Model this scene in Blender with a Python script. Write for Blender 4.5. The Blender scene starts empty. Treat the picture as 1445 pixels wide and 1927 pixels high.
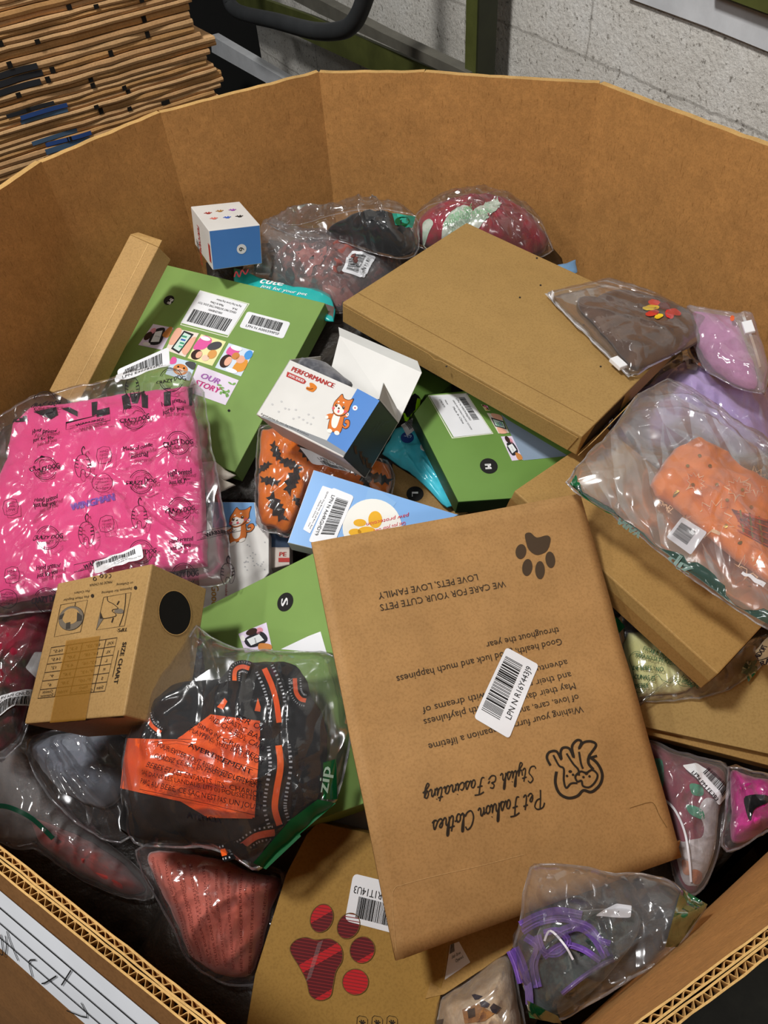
import bpy, bmesh, math, random
import numpy as np
from mathutils import Vector, Matrix, noise, geometry

random.seed(7)
C = bpy.context.scene.collection
SC = bpy.context.scene

# ---------------------------------------------------------------- camera
CAM = Vector((0.0, 0.0, 1.40))
RIGHT = Vector((0.995768, -0.069382, -0.060263))
UPV = Vector((0.091899, 0.751783, 0.652975))
BACK = Vector((0.0, -0.655750, 0.754978))
FPX = 1447.0
W, H = 1445.0, 1927.0
cd = bpy.data.cameras.new('camera')
cd.sensor_fit = 'VERTICAL'
cd.sensor_height = 36.0
cd.lens = FPX * 36.0 / H
cd.clip_start = 0.02
cam = bpy.data.objects.new('camera', cd)
C.objects.link(cam)
m3 = Matrix((RIGHT, UPV, BACK)).transposed()
cam.matrix_world = Matrix.Translation(CAM) @ m3.to_4x4()
SC.camera = cam

# ---------------------------------------------------------------- light and exposure
SC.view_settings.view_transform = 'Standard'
SC.view_settings.look = 'None'
SC.view_settings.exposure = 0.0
SC.view_settings.gamma = 1.0
SC.view_settings.use_curve_mapping = False
SC.cycles.transparent_max_bounces = 40
SC.cycles.max_bounces = 8
SC.cycles.sample_clamp_indirect = 4.0
world = bpy.data.worlds.new('hall_air')
SC.world = world
world.use_nodes = True
world.node_tree.nodes['Background'].inputs[0].default_value = (0.9, 0.95, 1.0, 1)
world.node_tree.nodes['Background'].inputs[1].default_value = 0.045


def area(name, loc, target, sx, sy, power, col=(1, 1, 1)):
    ld = bpy.data.lights.new(name, 'AREA')
    ld.shape = 'RECTANGLE'
    ld.size, ld.size_y = sx, sy
    ld.energy = power
    ld.color = col
    o = bpy.data.objects.new(name, ld)
    C.objects.link(o)
    o.location = loc
    d = Vector(target) - Vector(loc)
    o.rotation_euler = d.to_track_quat('-Z', 'Y').to_euler()
    return o


# a lamp almost overhead, a little to the front and left, plus added fill and glint strips
def strip(name, a, b, w, power, col):
    a, b = Vector(a), Vector(b)
    o = area(name, (a + b) / 2, (a + b) / 2 - Vector((0, 0, 1)), (b - a).length, w, power, col)
    d = (b - a).normalized()
    n = Vector((0, 0, 1))
    o.rotation_euler = Matrix((d, n.cross(d), n)).transposed().to_euler()
    return o


area('hall_lamp', (-.79, .39, 3.0), (0.0, .7, .75), .26, .26, 46, (1.0, .985, .95))
strip('wall_fill_light', (-.7, -1.9, 3.2), (.9, -2.1, 3.2), .16, 22, (1.0, .985, .96))  # added front fill that brightens the far panels of the bin
strip('glint_fill_strip', (1.5, .8, 3.6), (2.3, 2.1, 3.6), .07, 5, (1.0, .985, .96))  # added strip, there for glints on the plastic film
strip('glint_fill_strip', (-1.9, -.1, 3.3), (-2.4, -1.5, 3.3), .12, 30, (1.0, .985, .96))  # added strip for film glints, also brightens the concrete wall
strip('glint_fill_strip', (-.2, 2.3, 3.6), (.8, 3.1, 3.6), .07, 7, (1.0, .985, .96))  # another added strip for film glints

# ---------------------------------------------------------------- materials


def lin(h):
    if isinstance(h, str):
        h = h.lstrip('#')
        h = tuple(int(h[i:i + 2], 16) for i in (0, 2, 4))
    return tuple(((c / 255) / 12.92 if c / 255 <= 0.04045 else ((c / 255 + 0.055) / 1.055) ** 2.4) for c in h) + (1.0,)


_mc = {}


class NT:
    def __init__(s, name):
        s.m = bpy.data.materials.new(name)
        s.m.use_nodes = True
        s.t = s.m.node_tree
        s.b = s.t.nodes['Principled BSDF']
        s.out = s.t.nodes['Material Output']

    def n(s, typ, **kw):
        x = s.t.nodes.new(typ)
        for k, v in kw.items():
            if k.startswith('i_'):
                x.inputs[k[2:].replace('_', ' ')].default_value = v
            else:
                setattr(x, k, v)
        return x

    def l(s, a, b):
        s.t.links.new(a, b)

    def coords(s, scale=(1, 1, 1)):
        g = s.n('ShaderNodeNewGeometry')
        mp = s.n('ShaderNodeMapping')
        mp.inputs['Scale'].default_value = scale
        s.l(g.outputs['Position'], mp.inputs['Vector'])
        return mp.outputs['Vector']

    def noise(s, vec, scale, detail=4, rough=.55):
        x = s.n('ShaderNodeTexNoise')
        x.inputs['Scale'].default_value = scale
        x.inputs['Detail'].default_value = detail
        x.inputs['Roughness'].default_value = rough
        s.l(vec, x.inputs['Vector'])
        return x.outputs['Fac']

    def ramp(s, fac, stops):
        r = s.n('ShaderNodeValToRGB')
        e = r.color_ramp.elements
        while len(e) < len(stops):
            e.new(.5)
        for i, (p, c) in enumerate(stops):
            e[i].position = p
            e[i].color = c
        s.l(fac, r.inputs['Fac'])
        return r.outputs['Color']

    def mix(s, fac, a, b, mode='MIX'):
        x = s.n('ShaderNodeMix', data_type='RGBA', blend_type=mode)
        for v, k in ((fac, 0), (a, 6), (b, 7)):
            if hasattr(v, 'is_linked'):
                s.l(v, x.inputs[k])
            else:
                x.inputs[k].default_value = v
        return x.outputs[2]

    def bump(s, fac, strength=.2, dist=.001):
        b = s.n('ShaderNodeBump')
        b.inputs['Strength'].default_value = strength
        b.inputs['Distance'].default_value = dist
        s.l(fac, b.inputs['Height'])
        s.l(b.outputs['Normal'], s.b.inputs['Normal'])


def ink(col, rough=.6, name='ink', spec=.3):
    k = ('ink', str(col), rough, spec)
    if k not in _mc:
        t = NT('print_ink')
        t.b.inputs['Base Color'].default_value = lin(col)
        t.b.inputs['Roughness'].default_value = rough
        t.b.inputs['Specular IOR Level'].default_value = spec
        _mc[k] = t.m
    return _mc[k]


def scale(c, f):
    return (c[0] * f, c[1] * f, c[2] * f, 1)


def kraft(col, streak=(0, 0, 0), rough=.72, mott=.12, key=''):
    k = ('kraft', str(col), streak, rough, mott)
    if k not in _mc:
        t = NT('kraft_board')
        c = lin(col)
        v = t.coords()
        base = t.ramp(t.noise(v, 26, 5, .6), [(.3, scale(c, 1 - mott)), (.7, scale(c, 1 + mott))])
        fib = t.ramp(t.noise(v, 420, 2), [(.32, (.78, .76, .72, 1)), (.55, (1, 1, 1, 1))])
        base = t.mix(.7, base, fib, 'MULTIPLY')
        if streak[0]:
            # short flute marks showing through the liner, longer upright than across
            g = t.coords(streak)
            st = t.ramp(t.noise(g, 1.0, 2, .5), [(.30, (.70, .66, .60, 1)), (.37, (1, 1, 1, 1))])
            base = t.mix(.75, base, st, 'MULTIPLY')
            pat = t.ramp(t.noise(t.coords(), 120, 3, .6), [(.45, (.95, .945, .93, 1)), (.60, (1.10, 1.095, 1.08, 1))])
            base = t.mix(.75, base, pat, 'MULTIPLY')
        t.l(base, t.b.inputs['Base Color'])
        t.b.inputs['Roughness'].default_value = rough
        t.b.inputs['Specular IOR Level'].default_value = .28
        t.bump(t.noise(v, 160, 3), .12, .0006)
        _mc[k] = t.m
    return _mc[k]


def card(col, rough=.45, bumpy=.05):
    """printed coated board"""
    k = ('card', str(col), rough)
    if k not in _mc:
        t = NT('coated_board')
        c = lin(col)
        v = t.coords()
        t.l(t.ramp(t.noise(v, 14, 3), [(.3, scale(c, .95)), (.7, scale(c, 1.05))]), t.b.inputs['Base Color'])
        t.b.inputs['Roughness'].default_value = rough
        t.b.inputs['Specular IOR Level'].default_value = .4
        t.bump(t.noise(v, 55, 2), bumpy, .001)
        _mc[k] = t.m
    return _mc[k]


def cloth(col, col2=None, sc=40, weave=900, rough=.85, lo=.42, hi=.58, sheen=.3, bumpy=.35):
    k = ('cloth', str(col), str(col2), sc, weave, lo, hi)
    if k not in _mc:
        t = NT('cloth')
        c = lin(col)
        c2 = lin(col2) if col2 else scale(c, .82)
        v = t.coords()
        b = t.ramp(t.noise(v, sc, 4, .6), [(lo, c2), (hi, c)])
        t.l(b, t.b.inputs['Base Color'])
        t.b.inputs['Roughness'].default_value = rough
        t.b.inputs['Specular IOR Level'].default_value = .15
        t.b.inputs['Sheen Weight'].default_value = sheen
        t.b.inputs['Sheen Roughness'].default_value = .5
        t.bump(t.noise(v, weave, 3), bumpy, .0012)
        _mc[k] = t.m
    return _mc[k]


def film(tint=(255, 255, 255), milk=.06, rough=.07, wr=.5, clear=.97, milkcol=(225, 225, 228), ws=17.0):
    """clear polythene: mostly see-through, glossy by fresnel, a little milky"""
    k = ('film', tint, milk, rough, wr, clear, milkcol, ws)
    if k not in _mc:
        t = NT('clear_polythene')
        t.t.nodes.remove(t.b)
        v = t.coords()
        tr = t.n('ShaderNodeBsdfTransparent')
        tc = lin(tint)
        tr.inputs[0].default_value = (tc[0] * clear, tc[1] * clear, tc[2] * clear, 1)
        df = t.n('ShaderNodeBsdfDiffuse')
        df.inputs[0].default_value = lin(milkcol)
        gl = t.n('ShaderNodeBsdfGlossy')
        gl.inputs['Roughness'].default_value = rough
        gl.inputs['Color'].default_value = (1, 1, 1, 1)
        # creases of the film: flat facets with sloped folds between them, over a soft wave
        dist = t.n('ShaderNodeTexNoise')
        dist.inputs['Scale'].default_value = ws * .9
        dist.inputs['Detail'].default_value = 2
        t.l(v, dist.inputs['Vector'])
        vm = t.n('ShaderNodeVectorMath', operation='MULTIPLY_ADD')
        t.l(dist.outputs['Color'], vm.inputs[0])
        vm.inputs[1].default_value = (.022, .022, .022)
        t.l(v, vm.inputs[2])
        mp = t.n('ShaderNodeMapping')
        mp.inputs['Rotation'].default_value = (.2, .1, .5)
        mp.inputs['Scale'].default_value = (2.0, .6, 1.0)
        t.l(vm.outputs[0], mp.inputs['Vector'])
        vo = t.n('ShaderNodeTexVoronoi', feature='DISTANCE_TO_EDGE')
        vo.inputs['Scale'].default_value = ws
        t.l(mp.outputs[0], vo.inputs['Vector'])
        mn = t.n('ShaderNodeMath', operation='SMOOTH_MIN')
        t.l(vo.outputs['Distance'], mn.inputs[0])
        mn.inputs[1].default_value = .16
        mn.inputs[2].default_value = .08
        r2 = t.noise(v, ws * .8, 2, .5)
        ad = t.n('ShaderNodeMath', operation='MULTIPLY_ADD')
        t.l(r2, ad.inputs[0])
        ad.inputs[1].default_value = 1.1
        t.l(mn.outputs[0], ad.inputs[2])
        bp = t.n('ShaderNodeBump')
        # crumpled here, smooth there
        mk = t.n('ShaderNodeMapRange')
        mk.inputs['From Min'].default_value = .38
        mk.inputs['From Max'].default_value = .60
        mk.inputs['To Min'].default_value = min(1.0, wr) * .35
        mk.inputs['To Max'].default_value = min(1.0, wr)
        t.l(t.noise(v, 9, 2, .5), mk.inputs['Value'])
        t.l(mk.outputs['Result'], bp.inputs['Strength'])
        bp.inputs['Distance'].default_value = .019 * max(1.0, wr)
        t.l(ad.outputs[0], bp.inputs['Height'])
        t.l(bp.outputs[0], gl.inputs['Normal'])
        fr = t.n('ShaderNodeFresnel')
        fr.inputs['IOR'].default_value = 1.5
        a = t.n('ShaderNodeMixShader')
        a.inputs[0].default_value = milk
        t.l(tr.outputs[0], a.inputs[1])
        t.l(df.outputs[0], a.inputs[2])
        b2 = t.n('ShaderNodeMixShader')
        f2 = t.n('ShaderNodeMath', operation='MULTIPLY_ADD')
        f2.inputs[1].default_value = 1.0
        f2.inputs[2].default_value = .03
        t.l(fr.outputs[0], f2.inputs[0])
        f3 = t.n('ShaderNodeMath', operation='MINIMUM')
        t.l(f2.outputs[0], f3.inputs[0])
        f3.inputs[1].default_value = .45
        t.l(f3.outputs[0], b2.inputs[0])
        t.l(a.outputs[0], b2.inputs[1])
        t.l(gl.outputs[0], b2.inputs[2])
        t.l(b2.outputs[0], t.out.inputs['Surface'])
        _mc[k] = t.m
    return _mc[k]


def metal(col, rough=.5, grime=.25, metallic=0.0):
    k = ('metal', str(col), rough)
    if k not in _mc:
        t = NT('painted_steel')
        c = lin(col)
        v = t.coords()
        t.l(t.ramp(t.noise(v, 9, 6, .65), [(.35, scale(c, 1 - grime)), (.62, scale(c, 1.05))]), t.b.inputs['Base Color'])
        t.b.inputs['Roughness'].default_value = rough
        t.b.inputs['Metallic'].default_value = metallic
        t.bump(t.noise(v, 120, 3), .1, .001)
        _mc[k] = t.m
    return _mc[k]


BLACK = ink('#1b1a19', .7)
DARK = ink('#2a2521', .75)
WHITE = card('#eeeff3', .42, .03)
PAPER = card('#e4e6ec', .55, .05)

# ---------------------------------------------------------------- points on real surfaces


def ray(x, y):
    return RIGHT * ((x - W / 2) / FPX) + UPV * (-(y - H / 2) / FPX) - BACK


def at(x, y, z):
    """the point at height z seen at photo position x, y"""
    d = ray(x, y)
    return CAM + d * ((z - CAM.z) / d.z)


def onplane(x, y, O, N):
    d = ray(x, y)
    return CAM + d * ((O - CAM).dot(N) / d.dot(N))


def topx(P):
    v = P - CAM
    k = -v.dot(BACK)
    return (W / 2 + FPX * v.dot(RIGHT) / k, H / 2 - FPX * v.dot(UPV) / k)


class Fr:
    """a plane in the room (origin, two in-plane directions, normal), optionally with a height field over it"""

    def __init__(s, O, N, U=None, hf=None):
        s.O = Vector(O)
        s.N = Vector(N).normalized()
        U = Vector(U) if U is not None else Vector((1, 0, 0))
        s.U = (U - s.N * U.dot(s.N)).normalized()
        s.V = s.N.cross(s.U)
        s.hf = hf

    def at(s, u, v, h=0):
        return s.O + s.U * u + s.V * v + s.N * h

    def uv0(s, x, y, h=0):
        P = onplane(x, y, s.O + s.N * h, s.N) - s.O
        return (P.dot(s.U), P.dot(s.V))

    def uv(s, x, y):
        if not s.hf:
            return s.uv0(x, y)
        h = 0
        for _ in range(3):
            u, v = s.uv0(x, y, h)
            h = s.hf(u, v)
        return s.uv0(x, y, h)

    def P(s, u, v, e=0):
        return s.at(u, v, (s.hf(u, v) if s.hf else 0) + e)

    def px(s, x, y, e=0):
        return s.P(*s.uv(x, y), e)

    def mm(s, x, y, n=10):
        """metres per photo pixel at x, y (average)"""
        a = Vector(s.uv0(x, y))
        return ((Vector(s.uv0(x + n, y)) - a).length + (Vector(s.uv0(x, y + n)) - a).length) / (2 * n)


def plane(x, y, z, n, hf=None):
    return Fr(at(x, y, z), n, None, hf)


def PX(fr):
    return lambda x, y, e=0: fr.px(x, y, e)


def Q(fr, BL, BR, TR, TL, w=1.0, h=1.0):
    """map reading coordinates (0..w, 0..h) into a four-cornered patch of the surface"""
    a = [Vector(fr.uv(*p)) for p in (BL, BR, TR, TL)]

    def m(x, y, e=0):
        s, t = x / w, y / h
        p = a[0] * (1 - s) * (1 - t) + a[1] * s * (1 - t) + a[2] * s * t + a[3] * (1 - s) * t
        return fr.P(p.x, p.y, e)
    return m


def catmull(pts, n=6, closed=True):
    p = [Vector(q) for q in pts]
    N = len(p)
    out = []
    rng = N if closed else N - 1
    for i in range(rng):
        if closed:
            a, b, c, d = p[i - 1], p[i], p[(i + 1) % N], p[(i + 2) % N]
        else:
            a, b, c, d = p[max(i - 1, 0)], p[i], p[i + 1], p[min(i + 2, N - 1)]
        for k in range(n):
            t = k / n
            out.append(.5 * ((2 * b) + (c - a) * t + (2 * a - 5 * b + 4 * c - d) * t * t + (3 * b - a - 3 * c + d) * t ** 3))
    if not closed:
        out.append(p[-1])
    return out


_gl = {}


def glyph(ch):
    if ch not in _gl:
        cu = bpy.data.curves.new('glyph', 'FONT')
        o = bpy.data.objects.new('glyph', cu)

        def conv(t):
            cu.body = t
            cu.resolution_u = 2
            me = o.to_mesh()
            vs = [(v.co.x, v.co.y) for v in me.vertices]
            fs = [tuple(p.vertices) for p in me.polygons]
            o.to_mesh_clear()
            return vs, fs
        vs, fs = conv(ch) if ch != ' ' else ([], [])
        bar = max(x for x, y in conv('|')[0])
        adv = max(x for x, y in conv(ch + '|')[0]) - bar
        if ch == ' ':
            adv = max(x for x, y in conv('i i')[0]) - max(x for x, y in conv('ii')[0])
        bpy.data.objects.remove(o)
        bpy.data.curves.remove(cu)
        _gl[ch] = (vs, fs, adv)
    return _gl[ch]


class MB:
    """collects faces of one mesh"""

    def __init__(s):
        s.v, s.f, s.m, s.mats = [], [], [], []

    def mi(s, mat):
        if mat not in s.mats:
            s.mats.append(mat)
        return s.mats.index(mat)

    def add(s, vs, fs, mat):
        b = len(s.v)
        s.v.extend(vs)
        k = s.mi(mat)
        for f in fs:
            s.f.append(tuple(b + i for i in f))
            s.m.append(k)

    def build(s, name, parent=None, smooth=False, loc=None, label=None):
        if loc is None:
            loc = parent.location if parent is not None and 'w0' not in parent else None
        if parent is not None:
            loc = Vector(parent['w0'])
        elif loc is None:
            lo = Vector((min(v.x for v in s.v), min(v.y for v in s.v), min(v.z for v in s.v)))
            hi = Vector((max(v.x for v in s.v), max(v.y for v in s.v), max(v.z for v in s.v)))
            loc = Vector(((lo.x + hi.x) / 2, (lo.y + hi.y) / 2, lo.z))
        me = bpy.data.meshes.new(name)
        me.from_pydata([tuple(v - loc) for v in s.v], [], s.f)
        for m in s.mats:
            me.materials.append(m)
        me.polygons.foreach_set('material_index', s.m)
        if smooth:
            me.polygons.foreach_set('use_smooth', [True] * len(s.f))
        me.update()
        o = bpy.data.objects.new(name, me)
        C.objects.link(o)
        if parent is not None:
            o.parent = parent
        else:
            o.location = loc
        o['w0'] = tuple(loc)
        if label:
            o['label'] = label
        return o

    # ---- flat printing
    def poly(s, m, pts, mat, e=.0005, fine=0):
        if isinstance(m, Fr):
            m = PX(m)
        if fine:
            # cut small enough to follow a crumpled surface
            tri = geometry.tessellate_polygon([[Vector((p[0], p[1], 0)) for p in pts]])
            todo = [tuple(Vector(pts[i][:2]) for i in t) for t in tri]
            idx, vs, fs = {}, [], []

            def vi(p):
                k = (round(p.x, 2), round(p.y, 2))
                if k not in idx:
                    idx[k] = len(vs)
                    vs.append(m(p.x, p.y, e))
                return idx[k]
            while todo:
                t = todo.pop()
                ed = [(t[(i + 1) % 3] - t[i]).length for i in range(3)]
                i = ed.index(max(ed))
                if ed[i] > fine:
                    a, b, c = t[i], t[(i + 1) % 3], t[(i + 2) % 3]
                    q = (a + b) / 2
                    todo += [(a, q, c), (q, b, c)]
                else:
                    f = [vi(p) for p in t]
                    if len(set(f)) == 3:
                        fs.append(tuple(f))
            s.add(vs, fs, mat)
            return
        tri = geometry.tessellate_polygon([[Vector((p[0], p[1], 0)) for p in pts]])
        vs = [m(p[0], p[1], e) for p in pts]
        fs = []
        for t in tri:
            a, b, c = (vs[i] for i in t)
            fs.append(tuple(t) if (b - a).cross(c - a).dot(CAM - a) > 0 else tuple(reversed(t)))
        s.add(vs, fs, mat)

    def patch(s, m, pts, mat, e=.0005, n=14):
        """four-cornered patch divided so that it follows a curved surface"""
        if n >= 8:
            n = int(n * 2.6)
        if isinstance(m, Fr):
            m = PX(m)
        p = [Vector(q) for q in pts]
        vs, fs = [], []
        for j in range(n + 1):
            for i in range(n + 1):
                a, b = i / n, j / n
                q = p[0] * (1 - a) * (1 - b) + p[1] * a * (1 - b) + p[2] * a * b + p[3] * (1 - a) * b
                vs.append(m(q.x, q.y, e))
        for j in range(n):
            for i in range(n):
                k = j * (n + 1) + i
                f = (k, k + 1, k + n + 2, k + n + 1)
                fs.append(f)
        s.add(vs, fs, mat)

    def ell(s, m, cx, cy, rx, ry, mat, e=.0005, rot=0, n=24):
        c, q = math.cos(rot), math.sin(rot)
        s.poly(m, [(cx + rx * math.cos(t) * c - ry * math.sin(t) * q, cy + rx * math.cos(t) * q + ry * math.sin(t) * c)
                   for t in (2 * math.pi * i / n for i in range(n))], mat, e)

    def stroke(s, m, pts, w, mat, e=.0006, closed=False, sm=5):
        if isinstance(m, Fr):
            m = PX(m)
        p = catmull(pts, sm, closed) if sm > 1 else [Vector(q) for q in pts]
        n = len(p)
        vs, fs = [], []
        for i in range(n):
            a = p[i - 1] if (closed or i) else p[0]
            b = p[(i + 1) % n] if (closed or i < n - 1) else p[-1]
            d = (b - a)
            if d.length < 1e-9:
                d = Vector((1, 0))
            d.normalize()
            q = Vector((-d.y, d.x)) * w / 2
            vs += [m(*(p[i] + q)[:2], e), m(*(p[i] - q)[:2], e)]
        for i in range(n if closed else n - 1):
            j = (i + 1) % n
            fs.append((2 * i, 2 * i + 1, 2 * j + 1, 2 * j))
        s.add(vs, fs, mat)

    def rect(s, m, x0, y0, x1, y1, mat, e=.0005):
        s.poly(m, [(x0, y0), (x1, y0), (x1, y1), (x0, y1)], mat, e)

    def frame(s, m, x0, y0, x1, y1, w, mat, e=.0006):
        s.stroke(m, [(x0, y0), (x1, y0), (x1, y1), (x0, y1)], w, mat, e, True, 1)

    def text(s, m, txt, x0, y0, x1, h, mat, e=.0008, shear=0, bold=0):
        """text fitted between x0 and x1 on baseline y0 with cap height h"""
        adv = sum(glyph(c)[2] for c in txt) or 1
        kx = (x1 - x0) / adv
        ky = h / .70
        for dx in ([0] if not bold else [0, bold]):
            x = 0
            for c in txt:
                vs, fs, a = glyph(c)
                if vs:
                    s.add([m(x0 + dx + (x + vx + shear * vy) * kx, y0 + vy * ky, e) for vx, vy in vs], fs, mat)
                x += a

    def T(s, fr, txt, p0, p1, hpx, mat, e=.0008, shear=0, bold=0):
        """text whose baseline runs from photo position p0 to p1, cap height about hpx photo pixels"""
        a, b = Vector(fr.uv(*p0)), Vector(fr.uv(*p1))
        d = b - a
        L = d.length
        d = d / L
        u = Vector((-d.y, d.x))
        q0, q1 = topx(fr.at(*a)), topx(fr.at(*(a + u * .01)))
        k = .01 / max(.5, math.hypot(q1[0] - q0[0], q1[1] - q0[1]))

        def m(x, y, e=0):
            p = a + d * x + u * y
            return fr.P(p.x, p.y, e)
        s.text(m, txt, 0, 0, L, hpx * k, mat, e, shear, bold * k)

    def bars(s, m, x0, y0, x1, y1, mat, e=.0008, seed=1, n=34):
        r = random.Random(seed)
        x = 0.0
        seq = []
        for i in range(n):
            w = r.choice((1, 1, 2, 3))
            seq.append((x, w))
            x += w + r.choice((1, 1, 2, 2))
        for a, w in seq:
            xa, xb = x0 + (x1 - x0) * a / x, x0 + (x1 - x0) * (a + w) / x
            s.stroke(m, [((xa + xb) / 2, y0 + (y1 - y0) * k / 4) for k in range(5)], abs(xb - xa), mat, e, False, 1)

    # ---- solids
    def prism(s, fr, pts_px, th, mat, side=None, taper=0):
        uv = [Vector(fr.uv0(*p)) for p in pts_px]
        s.prism_uv(fr, uv, th, mat, side)

    def prism_uv(s, fr, uv, th, mat, side=None, bev=.0008):
        ar = sum(uv[i].x * uv[(i + 1) % len(uv)].y - uv[(i + 1) % len(uv)].x * uv[i].y for i in range(len(uv)))
        if ar < 0:
            uv = uv[::-1]
        n = len(uv)
        c = sum(uv, Vector((0, 0))) / n
        ins = [c + (p - c) * max(0, 1 - bev / max((p - c).length, 1e-6)) for p in uv]
        b = min(bev, th / 3)
        rings = [(ins, 0), (uv, -b), (uv, -th + b), (ins, -th)]
        vs = [fr.at(p.x, p.y, h) for ring, h in rings for p in ring]
        tri = geometry.tessellate_polygon([[Vector((p.x, p.y, 0)) for p in ins]])

        def ori(t):
            a, b_, c_ = (ins[i] for i in t)
            return tuple(t) if (b_ - a).x * (c_ - a).y - (b_ - a).y * (c_ - a).x > 0 else tuple(reversed(t))
        top = [ori(t) for t in tri]
        s.add(vs, top, mat)
        s.v = s.v[:]
        base = len(s.v) - len(vs)
        k = s.mi(side or mat)
        for r in range(3):
            for i in range(n):
                j = (i + 1) % n
                s.f.append((base + r * n + i, base + (r + 1) * n + i, base + (r + 1) * n + j, base + r * n + j))
                s.m.append(k)
        for t in top:
            s.f.append(tuple(base + 3 * n + i for i in reversed(t)))
            s.m.append(k)

    def hexa(s, c8, mat, mats=None):
        """box from 8 corners, order (i,j,k) i fastest, k=0 top"""
        F = [(0, 1, 3, 2), (4, 6, 7, 5), (0, 4, 5, 1), (2, 3, 7, 6), (0, 2, 6, 4), (1, 5, 7, 3)]
        cen = sum(c8, Vector()) / 8
        for i, f in enumerate(F):
            p = [c8[k] for k in f]
            if (p[1] - p[0]).cross(p[2] - p[0]).dot(p[0] - cen) < 0:
                p = p[::-1]
            s.add(p, [(0, 1, 2, 3)], (mats or {}).get(i, mat))

    def tube(s, pts, r, mat, n=10, caps=True):
        p = [Vector(q) for q in pts]
        rr = r if isinstance(r, list) else [r] * len(p)
        vs, fs = [], []
        t0 = (p[1] - p[0]).normalized()
        ref = Vector((0, 0, 1)) if abs(t0.z) < .9 else Vector((1, 0, 0))
        x = t0.cross(ref).normalized()
        for i in range(len(p)):
            t = (p[min(i + 1, len(p) - 1)] - p[max(i - 1, 0)]).normalized()
            x = (x - t * x.dot(t)).normalized()
            y = t.cross(x)
            for k in range(n):
                a = 2 * math.pi * k / n
                vs.append(p[i] + (x * math.cos(a) + y * math.sin(a)) * rr[i])
        for i in range(len(p) - 1):
            for k in range(n):
                l = (k + 1) % n
                fs.append((i * n + k, i * n + l, (i + 1) * n + l, (i + 1) * n + k))
        if caps:
            fs.append(tuple(range(n))[::-1])
            fs.append(tuple((len(p) - 1) * n + k for k in range(n)))
        s.add(vs, fs, mat)


# ---------------------------------------------------------------- things
ITEMS = []


def thing(name, label, cat, loc, group=None):
    o = bpy.data.objects.new(name, None)
    o.empty_display_size = .02
    C.objects.link(o)
    o.location = loc
    o['w0'] = tuple(loc)
    o['label'] = label
    o['category'] = cat
    if group:
        o['group'] = group
    ITEMS.append(o)
    return o


def tag(o, label, cat, group=None):
    o['label'] = label
    o['category'] = cat
    if group:
        o['group'] = group
    ITEMS.append(o)
    return o


def struct(o):
    o['kind'] = 'structure'
    return o


class Pose:
    """a rectangular box: corner, three directions, three sizes"""

    def __init__(s, p):
        s.O = Vector(p[0:3])
        s.B = [Vector(p[3:6]), Vector(p[6:9]), Vector(p[9:12])]
        s.L = list(p[12:15])

    def c(s, i, j, k):
        return s.O + s.B[0] * s.L[0] * i + s.B[1] * s.L[1] * j - s.B[2] * s.L[2] * k

    def nearer(s, k):
        s.O = CAM + (s.O - CAM) * k
        s.L = [q * k for q in s.L]
        return s

    def c8(s):
        return [s.c(i, j, k) for k in (0, 1) for j in (0, 1) for i in (0, 1)]

    def top(s):
        return Fr(s.O, s.B[2], s.B[0])

    def face(s, axis, side):
        """frame on a side face: axis 0/1, side 0/1"""
        n = s.B[axis] * (1 if side else -1)
        return Fr(s.c(side if axis == 0 else 0, side if axis == 1 else 0, 0), n, s.B[1 - axis])


def bevel_box(c8, mat, bev=.0012, mats=None):
    """box mesh with softened edges; returns an MB"""
    bm = bmesh.new()
    vs = [bm.verts.new(c) for c in c8]
    for f in [(0, 1, 3, 2), (4, 6, 7, 5), (0, 4, 5, 1), (2, 3, 7, 6), (0, 2, 6, 4), (1, 5, 7, 3)]:
        bm.faces.new([vs[i] for i in f])
    bmesh.ops.recalc_face_normals(bm, faces=bm.faces)
    bmesh.ops.bevel(bm, geom=list(bm.edges), offset=bev, segments=2, affect='EDGES', profile=.5)
    mb = MB()
    bm.verts.ensure_lookup_table()
    bm.verts.index_update()
    mb.add([v.co.copy() for v in bm.verts], [tuple(v.index for v in f.verts) for f in bm.faces], mat)
    bm.free()
    return mb


def sticker(parent, fr, BL, BR, TR, TL, lines=(), bars=None, seed=1, name='barcode_label', w=100.0, h=50.0, mat=None, e=.0004, extra=None, rnd=.06, curved=False, n=34):
    """paper label with rounded corners that follows the surface; its bars and lettering are pieces of the label"""
    m = Q(fr, BL, BR, TR, TL, w, h)
    if fr.hf:
        e += .0004
    r = max(.5, rnd * w)
    mb = MB()
    ys = sorted({0.0, r * .1, r * .3, r * .6, r, h - r, h - r * .6, h - r * .3, h - r * .1, h} | {r + (h - 2 * r) * k / 8 for k in range(9)})
    N = 14
    vs, fs = [], []
    for y in ys:
        d = r - y if y < r else y - (h - r) if y > h - r else 0
        ins = r - math.sqrt(max(0, r * r - d * d))
        vs += [m(ins + (w - 2 * ins) * k / N, y, e) for k in range(N + 1)]
    for j in range(len(ys) - 1):
        for k in range(N):
            q = j * (N + 1) + k
            fs.append((q, q + 1, q + N + 2, q + N + 1))
    mb.add(vs, fs, mat or WHITE)
    o = mb.build(name, parent)
    for l in lines:
        mb = MB()
        mb.text(m, l[0], l[1], l[2], l[3], l[4], BLACK if len(l) < 6 else l[5], e + .0004)
        mb.build('lettering', o)
    if bars:
        mb = MB()
        mb.bars(m, *bars, BLACK, e + .0004, seed, n)
        mb.build('barcode', o)
    return o


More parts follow.
